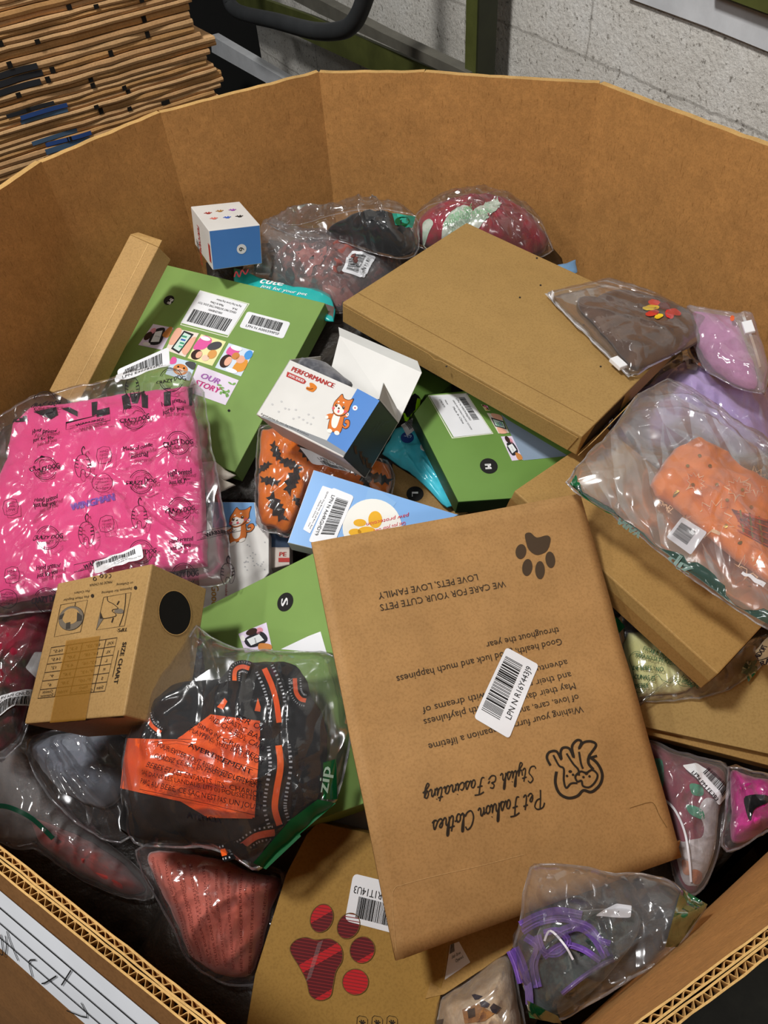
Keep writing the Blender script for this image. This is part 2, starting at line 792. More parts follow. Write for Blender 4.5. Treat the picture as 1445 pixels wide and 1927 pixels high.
# ---------------------------------------------------------------- soft packs
class Pillow:
    """soft sheet or pouch over a plane: outline in photo positions, bulging by Hh, with folds"""

    def __init__(s, fr, outline, Hh, wr=.004, seed=0, freq=20, p=2.4, q=.75, sm=4, fold=None, lift=0.0):
        s.base = fr
        pts = [Vector(fr.uv0(*o)) for o in outline]
        pts = catmull(pts, sm) if sm > 1 else pts
        # dense outline
        d = []
        for i in range(len(pts)):
            a, b = pts[i], pts[(i + 1) % len(pts)]
            k = max(1, int((b - a).length / .0045))
            d += [a.lerp(b, t / k) for t in range(k)]
        c_ = sum(d, Vector((0, 0))) / len(d)
        d = [p_ + (p_ - c_).normalized() * .0022 * (noise.noise((p_.x * 70, p_.y * 70, seed)) + noise.noise((p_.x * 28, p_.y * 28, seed + 4))) for p_ in d]
        s.o = d
        s.c = sum(d, Vector((0, 0))) / len(d)
        s.H, s.wr, s.seed, s.freq, s.p, s.q = Hh, wr, seed * 7.31, freq, p, q
        s.fold = fold
        s.ca, s.sa = math.cos(seed * 1.3), math.sin(seed * 1.3)
        s.lift = lift
        s.ang = sorted((math.atan2((p_ - s.c).y, (p_ - s.c).x), (p_ - s.c).length) for p_ in d)
        s.fr = Fr(fr.O, fr.N, fr.U, s.h)

    def r(s, u, v):
        d = Vector((u, v)) - s.c
        L = d.length
        if L < 1e-9:
            return 0
        a = math.atan2(d.y, d.x)
        A = s.ang
        lo, hi = 0, len(A) - 1
        if a <= A[0][0] or a >= A[-1][0]:
            R = A[0][1]
        else:
            while hi - lo > 1:
                md = (lo + hi) // 2
                if A[md][0] < a:
                    lo = md
                else:
                    hi = md
            R = A[lo][1] + (A[hi][1] - A[lo][1]) * (a - A[lo][0]) / max(1e-9, A[hi][0] - A[lo][0])
        return L / R

    def hr(s, u, v, r):
        r = min(r, 1.0)
        k = (1 - r ** s.p) ** s.q
        n1 = noise.noise((u * s.freq, v * s.freq, s.seed))
        n2 = noise.noise((u * s.freq * 2.6, v * s.freq * 2.1, s.seed + 5))
        w = noise.noise((u * 9, v * 9, s.seed + 3)) * .05
        ca, sa = s.ca, s.sa
        fu, fv = (u * ca + v * sa) + w, (v * ca - u * sa) - w
        rd = 1 - min(1, abs(noise.noise((fu * s.freq * 1.9, fv * s.freq * .55, s.seed + 9))) * 3.2)
        rd2 = 1 - min(1, abs(noise.noise((fv * s.freq * 2.3, fu * s.freq * .8, s.seed + 13))) * 3.6)
        h = s.H * k + s.wr * (n1 * .7 + n2 * .35 + rd * 1.0 + rd2 * .55) * (.25 + .75 * k) * (1 - r ** 10)
        if s.fold:
            h += s.fold(u, v) * k
        return max(h, .0003) + s.lift

    def h(s, u, v):
        return s.hr(u, v, s.r(u, v))

    def mesh(s, mat, rings=30, under=True, ud=.25):
        n = len(s.o)
        vs, fs = [], []
        vs.append(s.base.at(s.c.x, s.c.y, s.hr(s.c.x, s.c.y, 0)))
        for k in range(1, rings + 1):
            r = (k / rings) ** .8
            for p in s.o:
                q = s.c + (p - s.c) * r
                vs.append(s.base.at(q.x, q.y, s.hr(q.x, q.y, r)))
        for i in range(n):
            fs.append((0, 1 + i, 1 + (i + 1) % n))
        for k in range(rings - 1):
            for i in range(n):
                j = (i + 1) % n
                fs.append((1 + k * n + i, 1 + (k + 1) * n + i, 1 + (k + 1) * n + j, 1 + k * n + j))
        if under:
            b = len(vs)
            low = 7
            for k in range(1, low):
                r = 1 - k / low
                for p in s.o:
                    q = s.c + (p - s.c) * r
                    vs.append(s.base.at(q.x, q.y, -s.H * ud * (1 - r ** 2)))
            vs.append(s.base.at(s.c.x, s.c.y, -s.H * ud))
            last = 1 + (rings - 1) * n
            for k in range(low - 1):
                a0 = last if k == 0 else b + (k - 1) * n
                b0 = b + k * n
                for i in range(n):
                    j = (i + 1) % n
                    fs.append((a0 + i, b0 + i, b0 + j, a0 + j))
            b0 = b + (low - 2) * n
            for i in range(n):
                fs.append((b0 + i, len(vs) - 1, b0 + (i + 1) % n))
        mb = MB()
        ar = sum(s.o[i].x * s.o[(i + 1) % n].y - s.o[(i + 1) % n].x * s.o[i].y for i in range(n))
        if ar < 0:
            fs = [tuple(reversed(f)) for f in fs]
        mb.add(vs, fs, mat)
        return mb


def paw(mb, m, pad, toes, mat, e=.0006):
    mb.poly(m, [p[:2] for p in catmull(pad, 5)], mat, e)
    for t in toes:
        mb.ell(m, *t[:4], mat, e, t[4] if len(t) > 4 else 0)


def crop(x0, y0, sc):
    return lambda x, y: (x0 + x / sc, y0 + y / sc)

# ================================================================ the setting
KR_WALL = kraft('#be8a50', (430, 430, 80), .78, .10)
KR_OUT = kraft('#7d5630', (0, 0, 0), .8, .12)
KR_EDGE = kraft('#c9a063', (0, 0, 0), .85, .16)
KR_FLAT = kraft('#a4793f', (0, 0, 0), .8, .12)

# floor
t = NT('worn_concrete_floor')
v = t.coords()
t.l(t.ramp(t.noise(v, 7, 8, .65), [(.35, lin('#1c1c19')), (.6, lin('#34332c')), (.8, lin('#4a4a40'))]), t.b.inputs['Base Color'])
t.b.inputs['Roughness'].default_value = .7
t.bump(t.noise(v, 60, 4), .2, .002)
mb = MB()
mb.add([Vector((-7, -5, 0)), Vector((4, -5, 0)), Vector((4, 5, 0)), Vector((-7, 5, 0))], [(0, 1, 2, 3)], t.m)
struct(mb.build('floor'))

# concrete block wall, running away to the right behind the bin
WN = Vector((-.893, -.450, 0)).normalized()
WD = Vector((-WN.y * -1, WN.x * 1, 0))
WD = Vector((.450, -.893, 0)).normalized()
WO = -WN * 1.12


def onwall(x, y, off=0.0):
    return onplane(x, y, WO + WN * off, WN)


t = NT('concrete_block')
g = t.n('ShaderNodeNewGeometry')
dx = t.n('ShaderNodeVectorMath', operation='DOT_PRODUCT')
t.l(g.outputs['Position'], dx.inputs[0])
dx.inputs[1].default_value = tuple(WD)
sp = t.n('ShaderNodeSeparateXYZ')
t.l(g.outputs['Position'], sp.inputs[0])
cb = t.n('ShaderNodeCombineXYZ')
J = onwall(1108, 104)
ox = t.n('ShaderNodeMath', operation='SUBTRACT')
t.l(dx.outputs['Value'], ox.inputs[0])
ox.inputs[1].default_value = J.dot(WD)
oz = t.n('ShaderNodeMath', operation='SUBTRACT')
t.l(sp.outputs['Z'], oz.inputs[0])
oz.inputs[1].default_value = J.z - .4
t.l(ox.outputs[0], cb.inputs['X'])
t.l(oz.outputs[0], cb.inputs['Y'])
wob = t.n('ShaderNodeVectorMath', operation='MULTIPLY_ADD')
nz = t.n('ShaderNodeTexNoise')
nz.inputs['Scale'].default_value = 30
t.l(g.outputs['Position'], nz.inputs['Vector'])
t.l(nz.outputs['Color'], wob.inputs[0])
wob.inputs[1].default_value = (.012, .012, 0)
t.l(cb.outputs[0], wob.inputs[2])
br = t.n('ShaderNodeTexBrick')
t.l(wob.outputs[0], br.inputs['Vector'])
br.inputs['Scale'].default_value = 1.0
br.inputs['Brick Width'].default_value = .8
br.inputs['Row Height'].default_value = .4
br.inputs['Mortar Size'].default_value = .0035
br.inputs['Mortar Smooth'].default_value = .6
br.inputs['Color1'].default_value = (1, 1, 1, 1)
br.inputs['Color2'].default_value = (.93, .93, .93, 1)
br.inputs['Mortar'].default_value = (.62, .61, .60, 1)
br.offset = .5
v = t.coords()
base = t.ramp(t.noise(v, 5, 6, .6), [(.3, lin('#d6d1c8')), (.55, lin('#e8e4dd')), (.75, lin('#f2f0ec'))])
pits = t.ramp(t.noise(v, 110, 3, .65), [(.33, (.28, .26, .24, 1)), (.41, (1, 1, 1, 1))])
base = t.mix(.8, base, pits, 'MULTIPLY')
gr = t.ramp(t.noise(v, 210, 2, .6), [(.3, (.8, .8, .79, 1)), (.6, (1.04, 1.04, 1.04, 1))])
base = t.mix(.7, base, gr, 'MULTIPLY')
base = t.mix(.9, base, br.outputs['Color'], 'MULTIPLY')
t.l(base, t.b.inputs['Base Color'])
t.b.inputs['Roughness'].default_value = .95
t.bump(t.noise(v, 95, 4, .65), .55, .006)
CONC = t.m

wl = onwall(484, 60)
a0 = Vector((wl.x, wl.y, 0))
a1 = a0 + WD * 3.6


def wallbox(mb, p, q, z0, z1, th, mat, n=WN):
    """upright board from p to q (plan), thickness th behind the face"""
    b = [Vector((p.x, p.y, 0)), Vector((q.x, q.y, 0))]
    c8 = []
    for k in (0, 1):
        for z in (z0, z1):
            for e in b:
                r = e - n * th * k
                c8.append(Vector((r.x, r.y, z)))
    mb.hexa(c8, mat)


mb = MB()
wallbox(mb, a0, a1, 0, 2.8, .2, CONC)
struct(mb.build('wall_right'))
# hall end past the block wall, its deep shade put into the colour
mb = MB()
dk = metal('#0c0c0b', .9)
e0 = Vector((-2.6, 3.2, 0))
mb.hexa([Vector((x, y, z)) for y in (3.3, 3.4) for z in (0, 4.0) for x in (-7.0, 1.2)], dk)
struct(mb.build('wall_back'))

OLIVE = metal('#5b6030', .5, .3)
GREYST = metal('#6f6c62', .55, .3)
WHITEST = metal('#e2e4e8', .5, .14)
RUBBER = metal('#3a3c3e', .6, .25)


def band(name, parent, quad, off, th, mat):
    """board standing off the block wall, outlined by four photo positions on its face"""
    O = WO + WN * off
    fr = Fr(O, WN, WD)
    mb = MB()
    mb.prism_uv(fr, [Vector(fr.uv0(*p)) for p in quad], th, mat, None, .002)
    return mb.build(name, parent)


# white board fixed along the block wall
wb = band('white_board', None, [(1180, -4), (1330, 53), (1480, 112), (1480, 41), (1330, -14), (1290, -30)], .008, .008, WHITEST)
tag(wb, 'white painted board fixed along the block wall at upper right', 'board')
ob = band('olive_rail', None, [(1335, -14), (1480, 40), (1480, -30), (1335, -60)], .03, .03, OLIVE)
tag(ob, 'olive steel rail above the white board in the corner of the photo', 'rail')

# olive steel frame by the wall
P0 = onwall(890, 60, .1)
fr_root = thing('steel_frame', 'olive green steel frame standing in front of the concrete block wall', 'frame', Vector((P0.x, P0.y, 0)))
O = WO + WN * .1
frm = Fr(O, WN, WD)
pl = onplane(876, 60, O, WN)
pr = onplane(897, 60, O, WN)
mb = MB()
wallbox(mb, pl, pr, 0, 2.0, .006, OLIVE)
pr2 = pr - WN * .045
mb2 = MB()
c8 = []
for k in (0, 1):
    for z in (0, 2.0):
        for e in (pr, pr2):
            r = e + WD * (.006 * k)
            c8.append(Vector((r.x, r.y, z)))
mb.hexa(c8, metal('#2c2f1a', .6))
mb.build('upright_post', fr_root)
mb = MB()
mb.prism_uv(frm, [Vector(frm.uv0(*p)) for p in [(430, -22), (500, 0), (585, 30), (838, 140), (880, 158), (880, 215), (700, 133), (490, 36), (430, 10)]], .012, OLIVE, None, .002)
mb.build('lower_rail', fr_root)
frm2 = Fr(O + WN * .012, WN, WD)
mb = MB()
mb.prism_uv(frm2, [Vector(frm2.uv0(*p)) for p in [(540, -6), (590, -6), (720, 62), (880, 138), (880, 158), (838, 138), (690, 68), (600, 26)]], .03, GREYST, None, .002)
mb.build('rail_flange', fr_root)

# white painted bar running down behind the bin
wbar = band('white_bar', None, [(396, 66), (540, 152), (575, 173), (560, 200), (500, 156), (398, 98)], .16, .03, WHITEST)
tag(wbar, 'white painted steel bar slanting down behind the stack of flattened cartons', 'bar')

# bent grey tube handle in front of the frame
O = WO + WN * .26
pts = [onplane(x, y, O, WN) for x, y in [tuple(p) for p in catmull([(426, -60), (430, -8), (438, 14), (462, 27), (520, 40), (590, 58), (638, 58), (664, 44), (682, 10), (700, -50)], 6, False)]]
mb = MB()
mb.tube(pts, .0185, RUBBER, 14)
h = thing('tube_handle', 'dark grey bent tube handle hanging above the far rim of the bin', 'handle', pts[len(pts) // 2])
mb.build('tube', h, True)
for k, e in ((0, pts[0]), (1, pts[-1])):
    mb = MB()
    top = Vector((e.x, e.y, 1.62))
    mb.tube([e, e * .5 + top * .5, top], .0185, RUBBER, 14)
    mb.build('upright_tube', h, True)

# ---------------------------------------------------------------- stack of flattened cartons
SN = Vector((.53, -.85, 0)).normalized()
SD = Vector((.85, .53, 0)).normalized()
SO = SN * -1.335
BLUE = ink('#2f4f8c', .7)
BLUE2 = ink('#4b6682', .7)
SLOT = ink('#17130f', .9)
rr = random.Random(3)
sheet_mats = [kraft(c, (0, 0, 0), .85, .14) for c in ('#c2986a', '#b98d5a', '#caa273')]
end = onplane(380, 60, SO, SN)
U1 = end.dot(SD)
U0 = U1 - 1.05
z = .80
k = 0
mbs = MB()
base = SO


def swave(u, q, z0):
    return .003 * noise.noise((u * 6, z0 * 5, 2)) * (.3 + q) + .0022 * noise.noise((u * 24, z0 * 7, 5)) * q * q


def sheet(mb, z0, z1, u1, seed, wav, f_off):
    r = random.Random(seed)
    mat = sheet_mats[seed % 3]
    n = 46
    vs, fs = [], []
    ph = r.uniform(0, 6)
    for i in range(n + 1):
        u = U0 + (u1 - U0) * i / n
        q = i / n
        dz = swave(u, q, z0)
        du = noise.noise((u * 14, seed * 1.7, 4)) * .004 + f_off
        for dd, zz in ((0, z0 + dz), (0.0012, (z0 + z1) / 2 + dz), (0, z1 + dz), (-.30, z1 + dz), (-.30, z0 + dz)):
            P = SO + SD * u + SN * (dd + du if dd > -.1 else dd)
            vs.append(Vector((P.x, P.y, zz)))
    for i in range(n):
        for j in range(5):
            a = i * 5 + j
            b = i * 5 + (j + 1) % 5
            fs.append((a, b, b + 5, a + 5))
    fs.append((0, 4, 3, 2, 1))
    fs.append(tuple(n * 5 + j for j in range(5)))
    mb.add(vs, fs, mat)

    def m(u, zf, e=0):
        i = (u - U0) / (u1 - U0)
        dz = swave(u, i, z0)
        du = noise.noise((u * 14, seed * 1.7, 4)) * .004 + f_off
        P = SO + SD * u + SN * (du + .0012 + .0008)
        return Vector((P.x, P.y, z0 + (z1 - z0) * zf + dz))
    return m


heights = []
zz = .775
while zz < 1.14:
    hgt = rr.choice((.0068, .0078, .0088, .0102))
    heights.append((zz, zz + hgt * .86))
    zz += hgt
# pile under the visible sheets down to the floor
mb = MB()
P = [SO + SD * u for u in (U0, U1 - .01)]
c8 = []
for kk in (0, -.30):
    for z in (0, .772):
        for e in P:
            r = e + SN * (kk - .004)
            c8.append(Vector((r.x, r.y, z)))
mb.hexa(c8, sheet_mats[0])
o = tag(mb.build('flattened_cartons'), 'lower flattened cartons of the stack, below the visible sheets behind the bin', 'cartons')
o['kind'] = 'stuff'
nb = len(heights)
ordw = ['lowest', 'second', 'third', 'fourth', 'fifth', 'sixth', 'seventh', 'eighth', 'ninth', 'tenth', 'eleventh', 'twelfth', 'thirteenth', 'fourteenth', 'fifteenth', 'sixteenth', 'seventeenth', 'eighteenth', 'nineteenth', 'twentieth']
for i, (z0, z1) in enumerate(heights):
    mb = MB()
    q = (i - nb * .45) / nb
    u1 = U1 + .018 * math.sin(i * .9) * .6 + rr.uniform(-.006, .006) - max(0, q) * .045 + (.012 if .2 < i / nb < .55 else 0)
    fo = rr.uniform(-.003, .0015)
    m = sheet(mb, z0, z1, u1, i, .0022, fo)
    loc = SO + SD * ((U0 + u1) / 2) + SN * -.15
    f = thing('flattened_carton', '', 'carton', Vector((loc.x, loc.y, z0)), 'flattened cartons in the stack behind the bin')
    mb.build('board', f)
    mk = ''
    pm = MB()
    # black gaps between the flaps
    cnt = rr.choice((0, 1, 1, 2))
    for s_ in range(cnt):
        u = U1 - rr.choice((.10, .155, .21, .265, .31)) + rr.uniform(-.01, .01)
        gm = MB()
        gm.rect(m, u, -.02, u + .0075, 1.0, SLOT, 0)
        gm.build('flap_gap', f)
    blue = None
    if i % 6 in (0, 1, 2) and i < nb * .66 or i in (nb - 6, nb - 3):
        blue = BLUE if i % 2 else BLUE2
        if i > nb * .45:
            blue = ink('#2a2c30', .7)
        ue = U1 - .195 + rr.uniform(-.012, .012) - .14 * (i / nb)
        pm.patch(m, [(ue - .075, .03), (ue, .03), (ue, .97), (ue - .075, .97)], blue, 0, 4)
    if pm.v:
        pm.build('printed_band', f)
    s_ = 'with a %s printed band' % ('blue' if blue is BLUE else 'dull blue' if blue is BLUE2 else 'black') if blue else 'with plain brown edge'
    up = i < nb / 2
    j = i if up else nb - 1 - i
    w = (ordw[j] if j < 20 else str(j + 1) + 'th') if up else ('topmost' if j == 0 else ordw[j] if j < 20 else str(j + 1) + 'th')
    f['label'] = 'flattened brown carton %s, %s from the %s of the stack' % (s_, w if j else 'first', 'bottom' if up else 'top')

# ---------------------------------------------------------------- the bin
RIMZ = .95


def rp(x, y):
    p = at(x, y, RIMZ)
    return Vector((p.x, p.y, 0))


F = [Vector((-.56, .39, 0)), rp(-150, 460), rp(78, 305), rp(302, 212), rp(600, 137), rp(798, 137), rp(1127, 158), Vector((.600, .79, 0)), Vector((.60, .28, 0)), Vector((-.01, 0, 0))]
cen = Vector((.03, .68, 0))
LOW = {0: Vector((-.585, .27, 0)), 9: Vector((-.12, -.05, 0)), 8: Vector((.57, .355, 0))}


def rim_at(i, z):
    p = F[i]
    if i in LOW:
        q = min(1, max(0, (RIMZ - z) / .38))
        q = q * (2 - q) * .75 + .25 * q
        return p.lerp(LOW[i], q)
    return p


root = thing('bulk_carton', 'big open brown corrugated bulk carton full of returned pet goods', 'carton', Vector((.03, .66, 0)))
TH = .0105
NX, NZ = 26, 12
zs = [RIMZ - (RIMZ - .005) * (k / NZ) ** 1.35 for k in range(NZ + 1)]


def panel(i, near=False):
    j = (i + 1) % 10
    mb = MB()
    g = []
    for k, z in enumerate(zs):
        a, b = rim_at(i, z), rim_at(j, z)
        d = (b - a).normalized()
        n = Vector((-d.y, d.x, 0))
        if n.dot(cen - a) < 0:
            n = -n
        row = []
        for x in range(NX + 1):
            s_ = x / NX if 0 < x < NX else float(x > 0)
            if x == 1:
                s_ = .014
            if x == NX - 1:
                s_ = 1 - .014
            p = a.lerp(b, s_)
            zz = z
            bulge = -.004 * math.sin(math.pi * s_) * math.sin(math.pi * min(1, (RIMZ - z) / .9))
            if k == 0 and not near:
                zz += .0012 * noise.noise((p.x * 40, p.y * 40, i)) + .0012 * noise.noise((p.x * 11, p.y * 11, i))
            q = p + n * bulge
            row.append((Vector((q.x, q.y, zz)), n))
        g.append(row)
    w = NX + 1
    vs = [p for row in g for p, n in row] + [p - n * TH for row in g for p, n in row]
    tot = w * (NZ + 1)
    fin, fout = [], []
    for k in range(NZ):
        for x in range(NX):
            a = k * w + x
            fin.append((a, a + 1, a + w + 1, a + w))
            fout.append((tot + a + w, tot + a + w + 1, tot + a + 1, tot + a))
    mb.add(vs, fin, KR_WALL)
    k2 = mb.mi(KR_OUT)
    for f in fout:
        mb.f.append(f)
        mb.m.append(k2)
    # top edge, end edges
    k3 = mb.mi(KR_EDGE)
    if near:
        low = [Vector((p.x, p.y, p.z - .007)) for p in vs[:w]] + [Vector((p.x, p.y, p.z - .007)) for p in vs[tot:tot + w]]
        mb.add(low, [(x, w + x, w + x + 1, x + 1) for x in range(NX)], ink('#3a2815', .9))  # recess floor under the flutes, its shade put into the dark colour
    else:
        for x in range(NX):
            mb.f.append((x, tot + x, tot + x + 1, x + 1))
            mb.m.append(k3)
    for x in (0, NX):
        for k in range(NZ):
            a = k * w + x
            mb.f.append((a, a + w, tot + a + w, tot + a))
            mb.m.append(k3)
    o = mb.build('side_panel', root)
    return g, o


PG = {}
for i in range(10):
    PG[i] = panel(i, i in (8, 9))

# fluted edge of the two near panels
for i in (8, 9):
    g, po = PG[i]
    row = g[0]
    mb = MB()
    a, n = row[0]
    b, _ = row[-1]
    L = (b - a).length
    d = (b - a).normalized()
    for o_ in (0.0, .0036, .0052, TH - .0008):
        wd = .0011
        vs, fs = [], []
        N = 60
        for x in range(N + 1):
            s_ = x / N
            p = a + d * (L * s_) + Vector((0, 0, .0012 * noise.noise((s_ * 25, o_ * 900, i)) + .0004))
            jx = .0006 * noise.noise((s_ * 40, o_ * 500, i + 3))
            for e, zz in ((o_ + jx, 0), (o_ + jx + wd, 0), (o_ + jx + wd, -.008), (o_ + jx, -.008)):
                vs.append(p - n * e + Vector((0, 0, zz)))
        for x in range(N):
            for q in range(4):
                c1, c2 = x * 4 + q, x * 4 + (q + 1) % 4
                fs.append((c1, c2, c2 + 4, c1 + 4))
        mb.add(vs, fs, KR_EDGE)
    for lo, hi, pitch in ((.0012, .0036, .0068), (.0062, TH - .0008, .0058)):
        N = int(L / pitch * 8)
        vs, fs = [], []
        for x in range(N + 1):
            q = x / 8 * 2 * math.pi
            e = (lo + hi) / 2 + (hi - lo) / 2 * math.sin(q + .8 * noise.noise((x * .02, lo, i)))
            p = a + d * (L * x / N) - n * e
            zt = -.0006 + .0008 * noise.noise((x * .3, lo * 99, i))
            vs += [p + d * 0 + n * .0004 + Vector((0, 0, zt)), p - n * .0004 + Vector((0, 0, zt)), p - n * .0004 + Vector((0, 0, -.007)), p + n * .0004 + Vector((0, 0, -.007))]
        for x in range(N):
            for q in range(4):
                c1, c2 = x * 4 + q, x * 4 + (q + 1) % 4
                fs.append((c1, c2, c2 + 4, c1 + 4))
        mb.add(vs, fs, kraft('#b98f56', (0, 0, 0), .85, .16))
    o = mb.build('fluted_edge', root)

# paper sheet taped outside the near left panel
g, _ = PG[9]


def outer9(s_, z, e):
    a, b = rim_at(9, z), rim_at(0, z)
    d = (b - a).normalized()
    n = Vector((-d.y, d.x, 0))
    if n.dot(cen - a) < 0:
        n = -n
    bulge = -.004 * math.sin(math.pi * s_) * math.sin(math.pi * min(1, (RIMZ - z) / .9))
    p = a.lerp(b, s_) + n * (bulge - TH - e)
    return Vector((p.x, p.y, z))


mb = MB()
m9 = lambda x, y, e=0: outer9(x, y, e + .0008)
mb.patch(m9, [(.10, .935), (.44, .938), (.44, .885), (.10, .875)], PAPER, 0, 12)
r9 = random.Random(5)
for k in range(11):
    x, y = r9.uniform(.12, .42), r9.uniform(.90, .93)
    mb.stroke(m9, [(x, y), (x + r9.uniform(-.015, .015), y - r9.uniform(.005, .02)), (x + r9.uniform(-.02, .02), y - .02)], .0012, BLACK, .0008, False, 3)
for k in range(3):
    mb.stroke(m9, [(.11, .893 + .014 * k), (.43, .897 + .014 * k)], .0012, BLACK, .0008, False, 1)
mb.build('taped_label', root, label='white paper sheet with black handwriting')
mb = MB()
for x, z in ((.50, .78), (.43, .74), (.56, .72), (.36, .70)):
    mb.stroke(m9, [(x, z), (x + .004, z - .03)], .007, BLACK, .0006, False, 1)
mb.build('printed_marks', root)
# bottom board
mb = MB()
pts = [rim_at(i, .004) for i in range(10)]
mb.prism_uv(Fr(Vector((0, 0, .010)), (0, 0, 1)), [Vector((p.x, p.y)) for p in pts], .008, KR_FLAT)
mb.build('bottom_board', root)

# ================================================================ the goods in the bin: rigid boxes
GREEN = card('#7f9f55', .42)
GREEN2 = card('#6f9548', .42)
BTAN = kraft('#a88650', (0, 0, 0), .6, .05)
BTAN2 = kraft('#b8925a', (0, 0, 0), .6, .06)
CREAM = ink('#e9ecd6')
RED = ink('#b5352f')
ORANGE = ink('#d97b1c')
SKY = card('#4f86cf', .38)
LBLUE = card('#7fb0e8', .38)
PAWY = ink('#efb321')
WB = card('#dfddd9', .42)
GREYB = card('#3d4247', .35)  # blue-grey end face, darkened because its shade is put into the colour


def boxthing(name, label, cat, p, mat, bev=.0012, group=None, body='carton_body'):
    c8 = p.c8()
    loc = sum(c8, Vector()) / 8
    loc.z = min(v.z for v in c8)
    t_ = thing(name, label, cat, loc, group)
    bevel_box(c8, mat, bev).build(body, t_)
    return t_


def lpn(parent, fr, BL, BR, TR, TL, txt, seed, above=False, curved=False, **kw):
    if above:
        return sticker(parent, fr, BL, BR, TR, TL, [(txt, 12, 36, 88, 7)], (14, 6, 86, 32), seed, curved=curved, **kw)
    return sticker(parent, fr, BL, BR, TR, TL, [(txt, 12, 6, 88, 7)], (14, 17, 86, 43), seed, curved=curved, **kw)


def shiba(mb, m, s=1.0, sit=True):
    """plain cartoon puppy, about 40 x 52 units, y up"""
    O, Wt, K = ink('#d9762c'), ink('#f6efe6'), ink('#4a2b1b')
    P = ink('#e0606a')

    def blob(pts, mat, e):
        mb.poly(m, [p[:2] for p in catmull([(x * s, y * s) for x, y in pts], 5)], mat, e)
    line = .00045
    # tail, body, legs
    blob([(30, 14), (38, 12), (43, 18), (41, 26), (34, 26), (33, 20), (37, 19), (36, 16), (31, 18)], K, line)
    blob([(31, 15), (37, 13), (42, 18), (40, 25), (35, 25), (34, 21), (38, 20), (36, 15), (31, 17)], O, line + .0002)
    blob([(11, 30), (8, 20), (9, 8), (12, 2), (20, 3), (28, 2), (32, 8), (32, 20), (29, 32)], K, line)
    blob([(12, 30), (9, 20), (10, 8), (13, 3), (20, 4), (27, 3), (31, 8), (31, 20), (28, 32)], O, line + .0002)
    blob([(14, 30), (12, 20), (15, 11), (20, 9), (23, 12), (24, 22), (23, 31)], Wt, line + .0004)
    for x in (14, 26):
        mb.ell(m, x * s, 3.4 * s, 4.2 * s, 3 * s, Wt, line + .0005)
    blob([(9, 28), (2, 25), (1, 20), (5, 19), (10, 22)], O, line + .0004)
    mb.ell(m, 3 * s, 21 * s, 2.6 * s, 2.6 * s, Wt, line + .0005)
    blob([(28, 30), (34, 28), (37, 32), (34, 36), (29, 34)], O, line + .0004)
    mb.ell(m, 35 * s, 33 * s, 2.8 * s, 2.8 * s, Wt, line + .0005)
    mb.ell(m, 35 * s, 33 * s, 1.2 * s, 1.2 * s, P, line + .0006)
    # head
    blob([(7, 44), (8, 34), (14, 28), (22, 27), (31, 31), (36, 38), (37, 46), (40, 58), (31, 54), (22, 55), (17, 60), (11, 52)], K, line + .0005)
    blob([(8, 44), (9, 35), (14, 29), (22, 28), (30, 32), (35, 38), (36, 46), (38.5, 56), (31, 53), (22, 54), (17, 58.5), (12, 51)], O, line + .0007)
    blob([(10, 38), (13, 31), (21, 29), (27, 32), (28, 37), (22, 41), (17, 44), (13, 42)], Wt, line + .0009)
    for x, y in ((13, 41), (26, 41)):
        mb.ell(m, x * s, y * s, 2.1 * s, 2.6 * s, K, line + .0011)
        mb.ell(m, (x + .6) * s, (y + .9) * s, .7 * s, .7 * s, Wt, line + .0013)
    mb.ell(m, 18.5 * s, 38 * s, 1.8 * s, 1.3 * s, K, line + .0011)
    mb.ell(m, 19.5 * s, 33.6 * s, 1.8 * s, 2.3 * s, P, line + .0011)
    for x, y in ((9.5, 36), (31, 36)):
        mb.ell(m, x * s, y * s, 2.6 * s, 2.2 * s, P, line + .0010)
    for x, y in ((15, 47), (24, 48)):
        mb.ell(m, x * s, y * s, 1.6 * s, 1.1 * s, Wt, line + .0010)


def minipaw(mb, m, x, y, r, mat, e=.0006):
    mb.ell(m, x, y, r, r * .8, mat, e)
    for k, a in enumerate((-1.1, -.4, .4, 1.1)):
        mb.ell(m, x + 1.5 * r * math.sin(a), y + 1.35 * r * math.cos(a), r * .36, r * .5, mat, e, -a, 10)


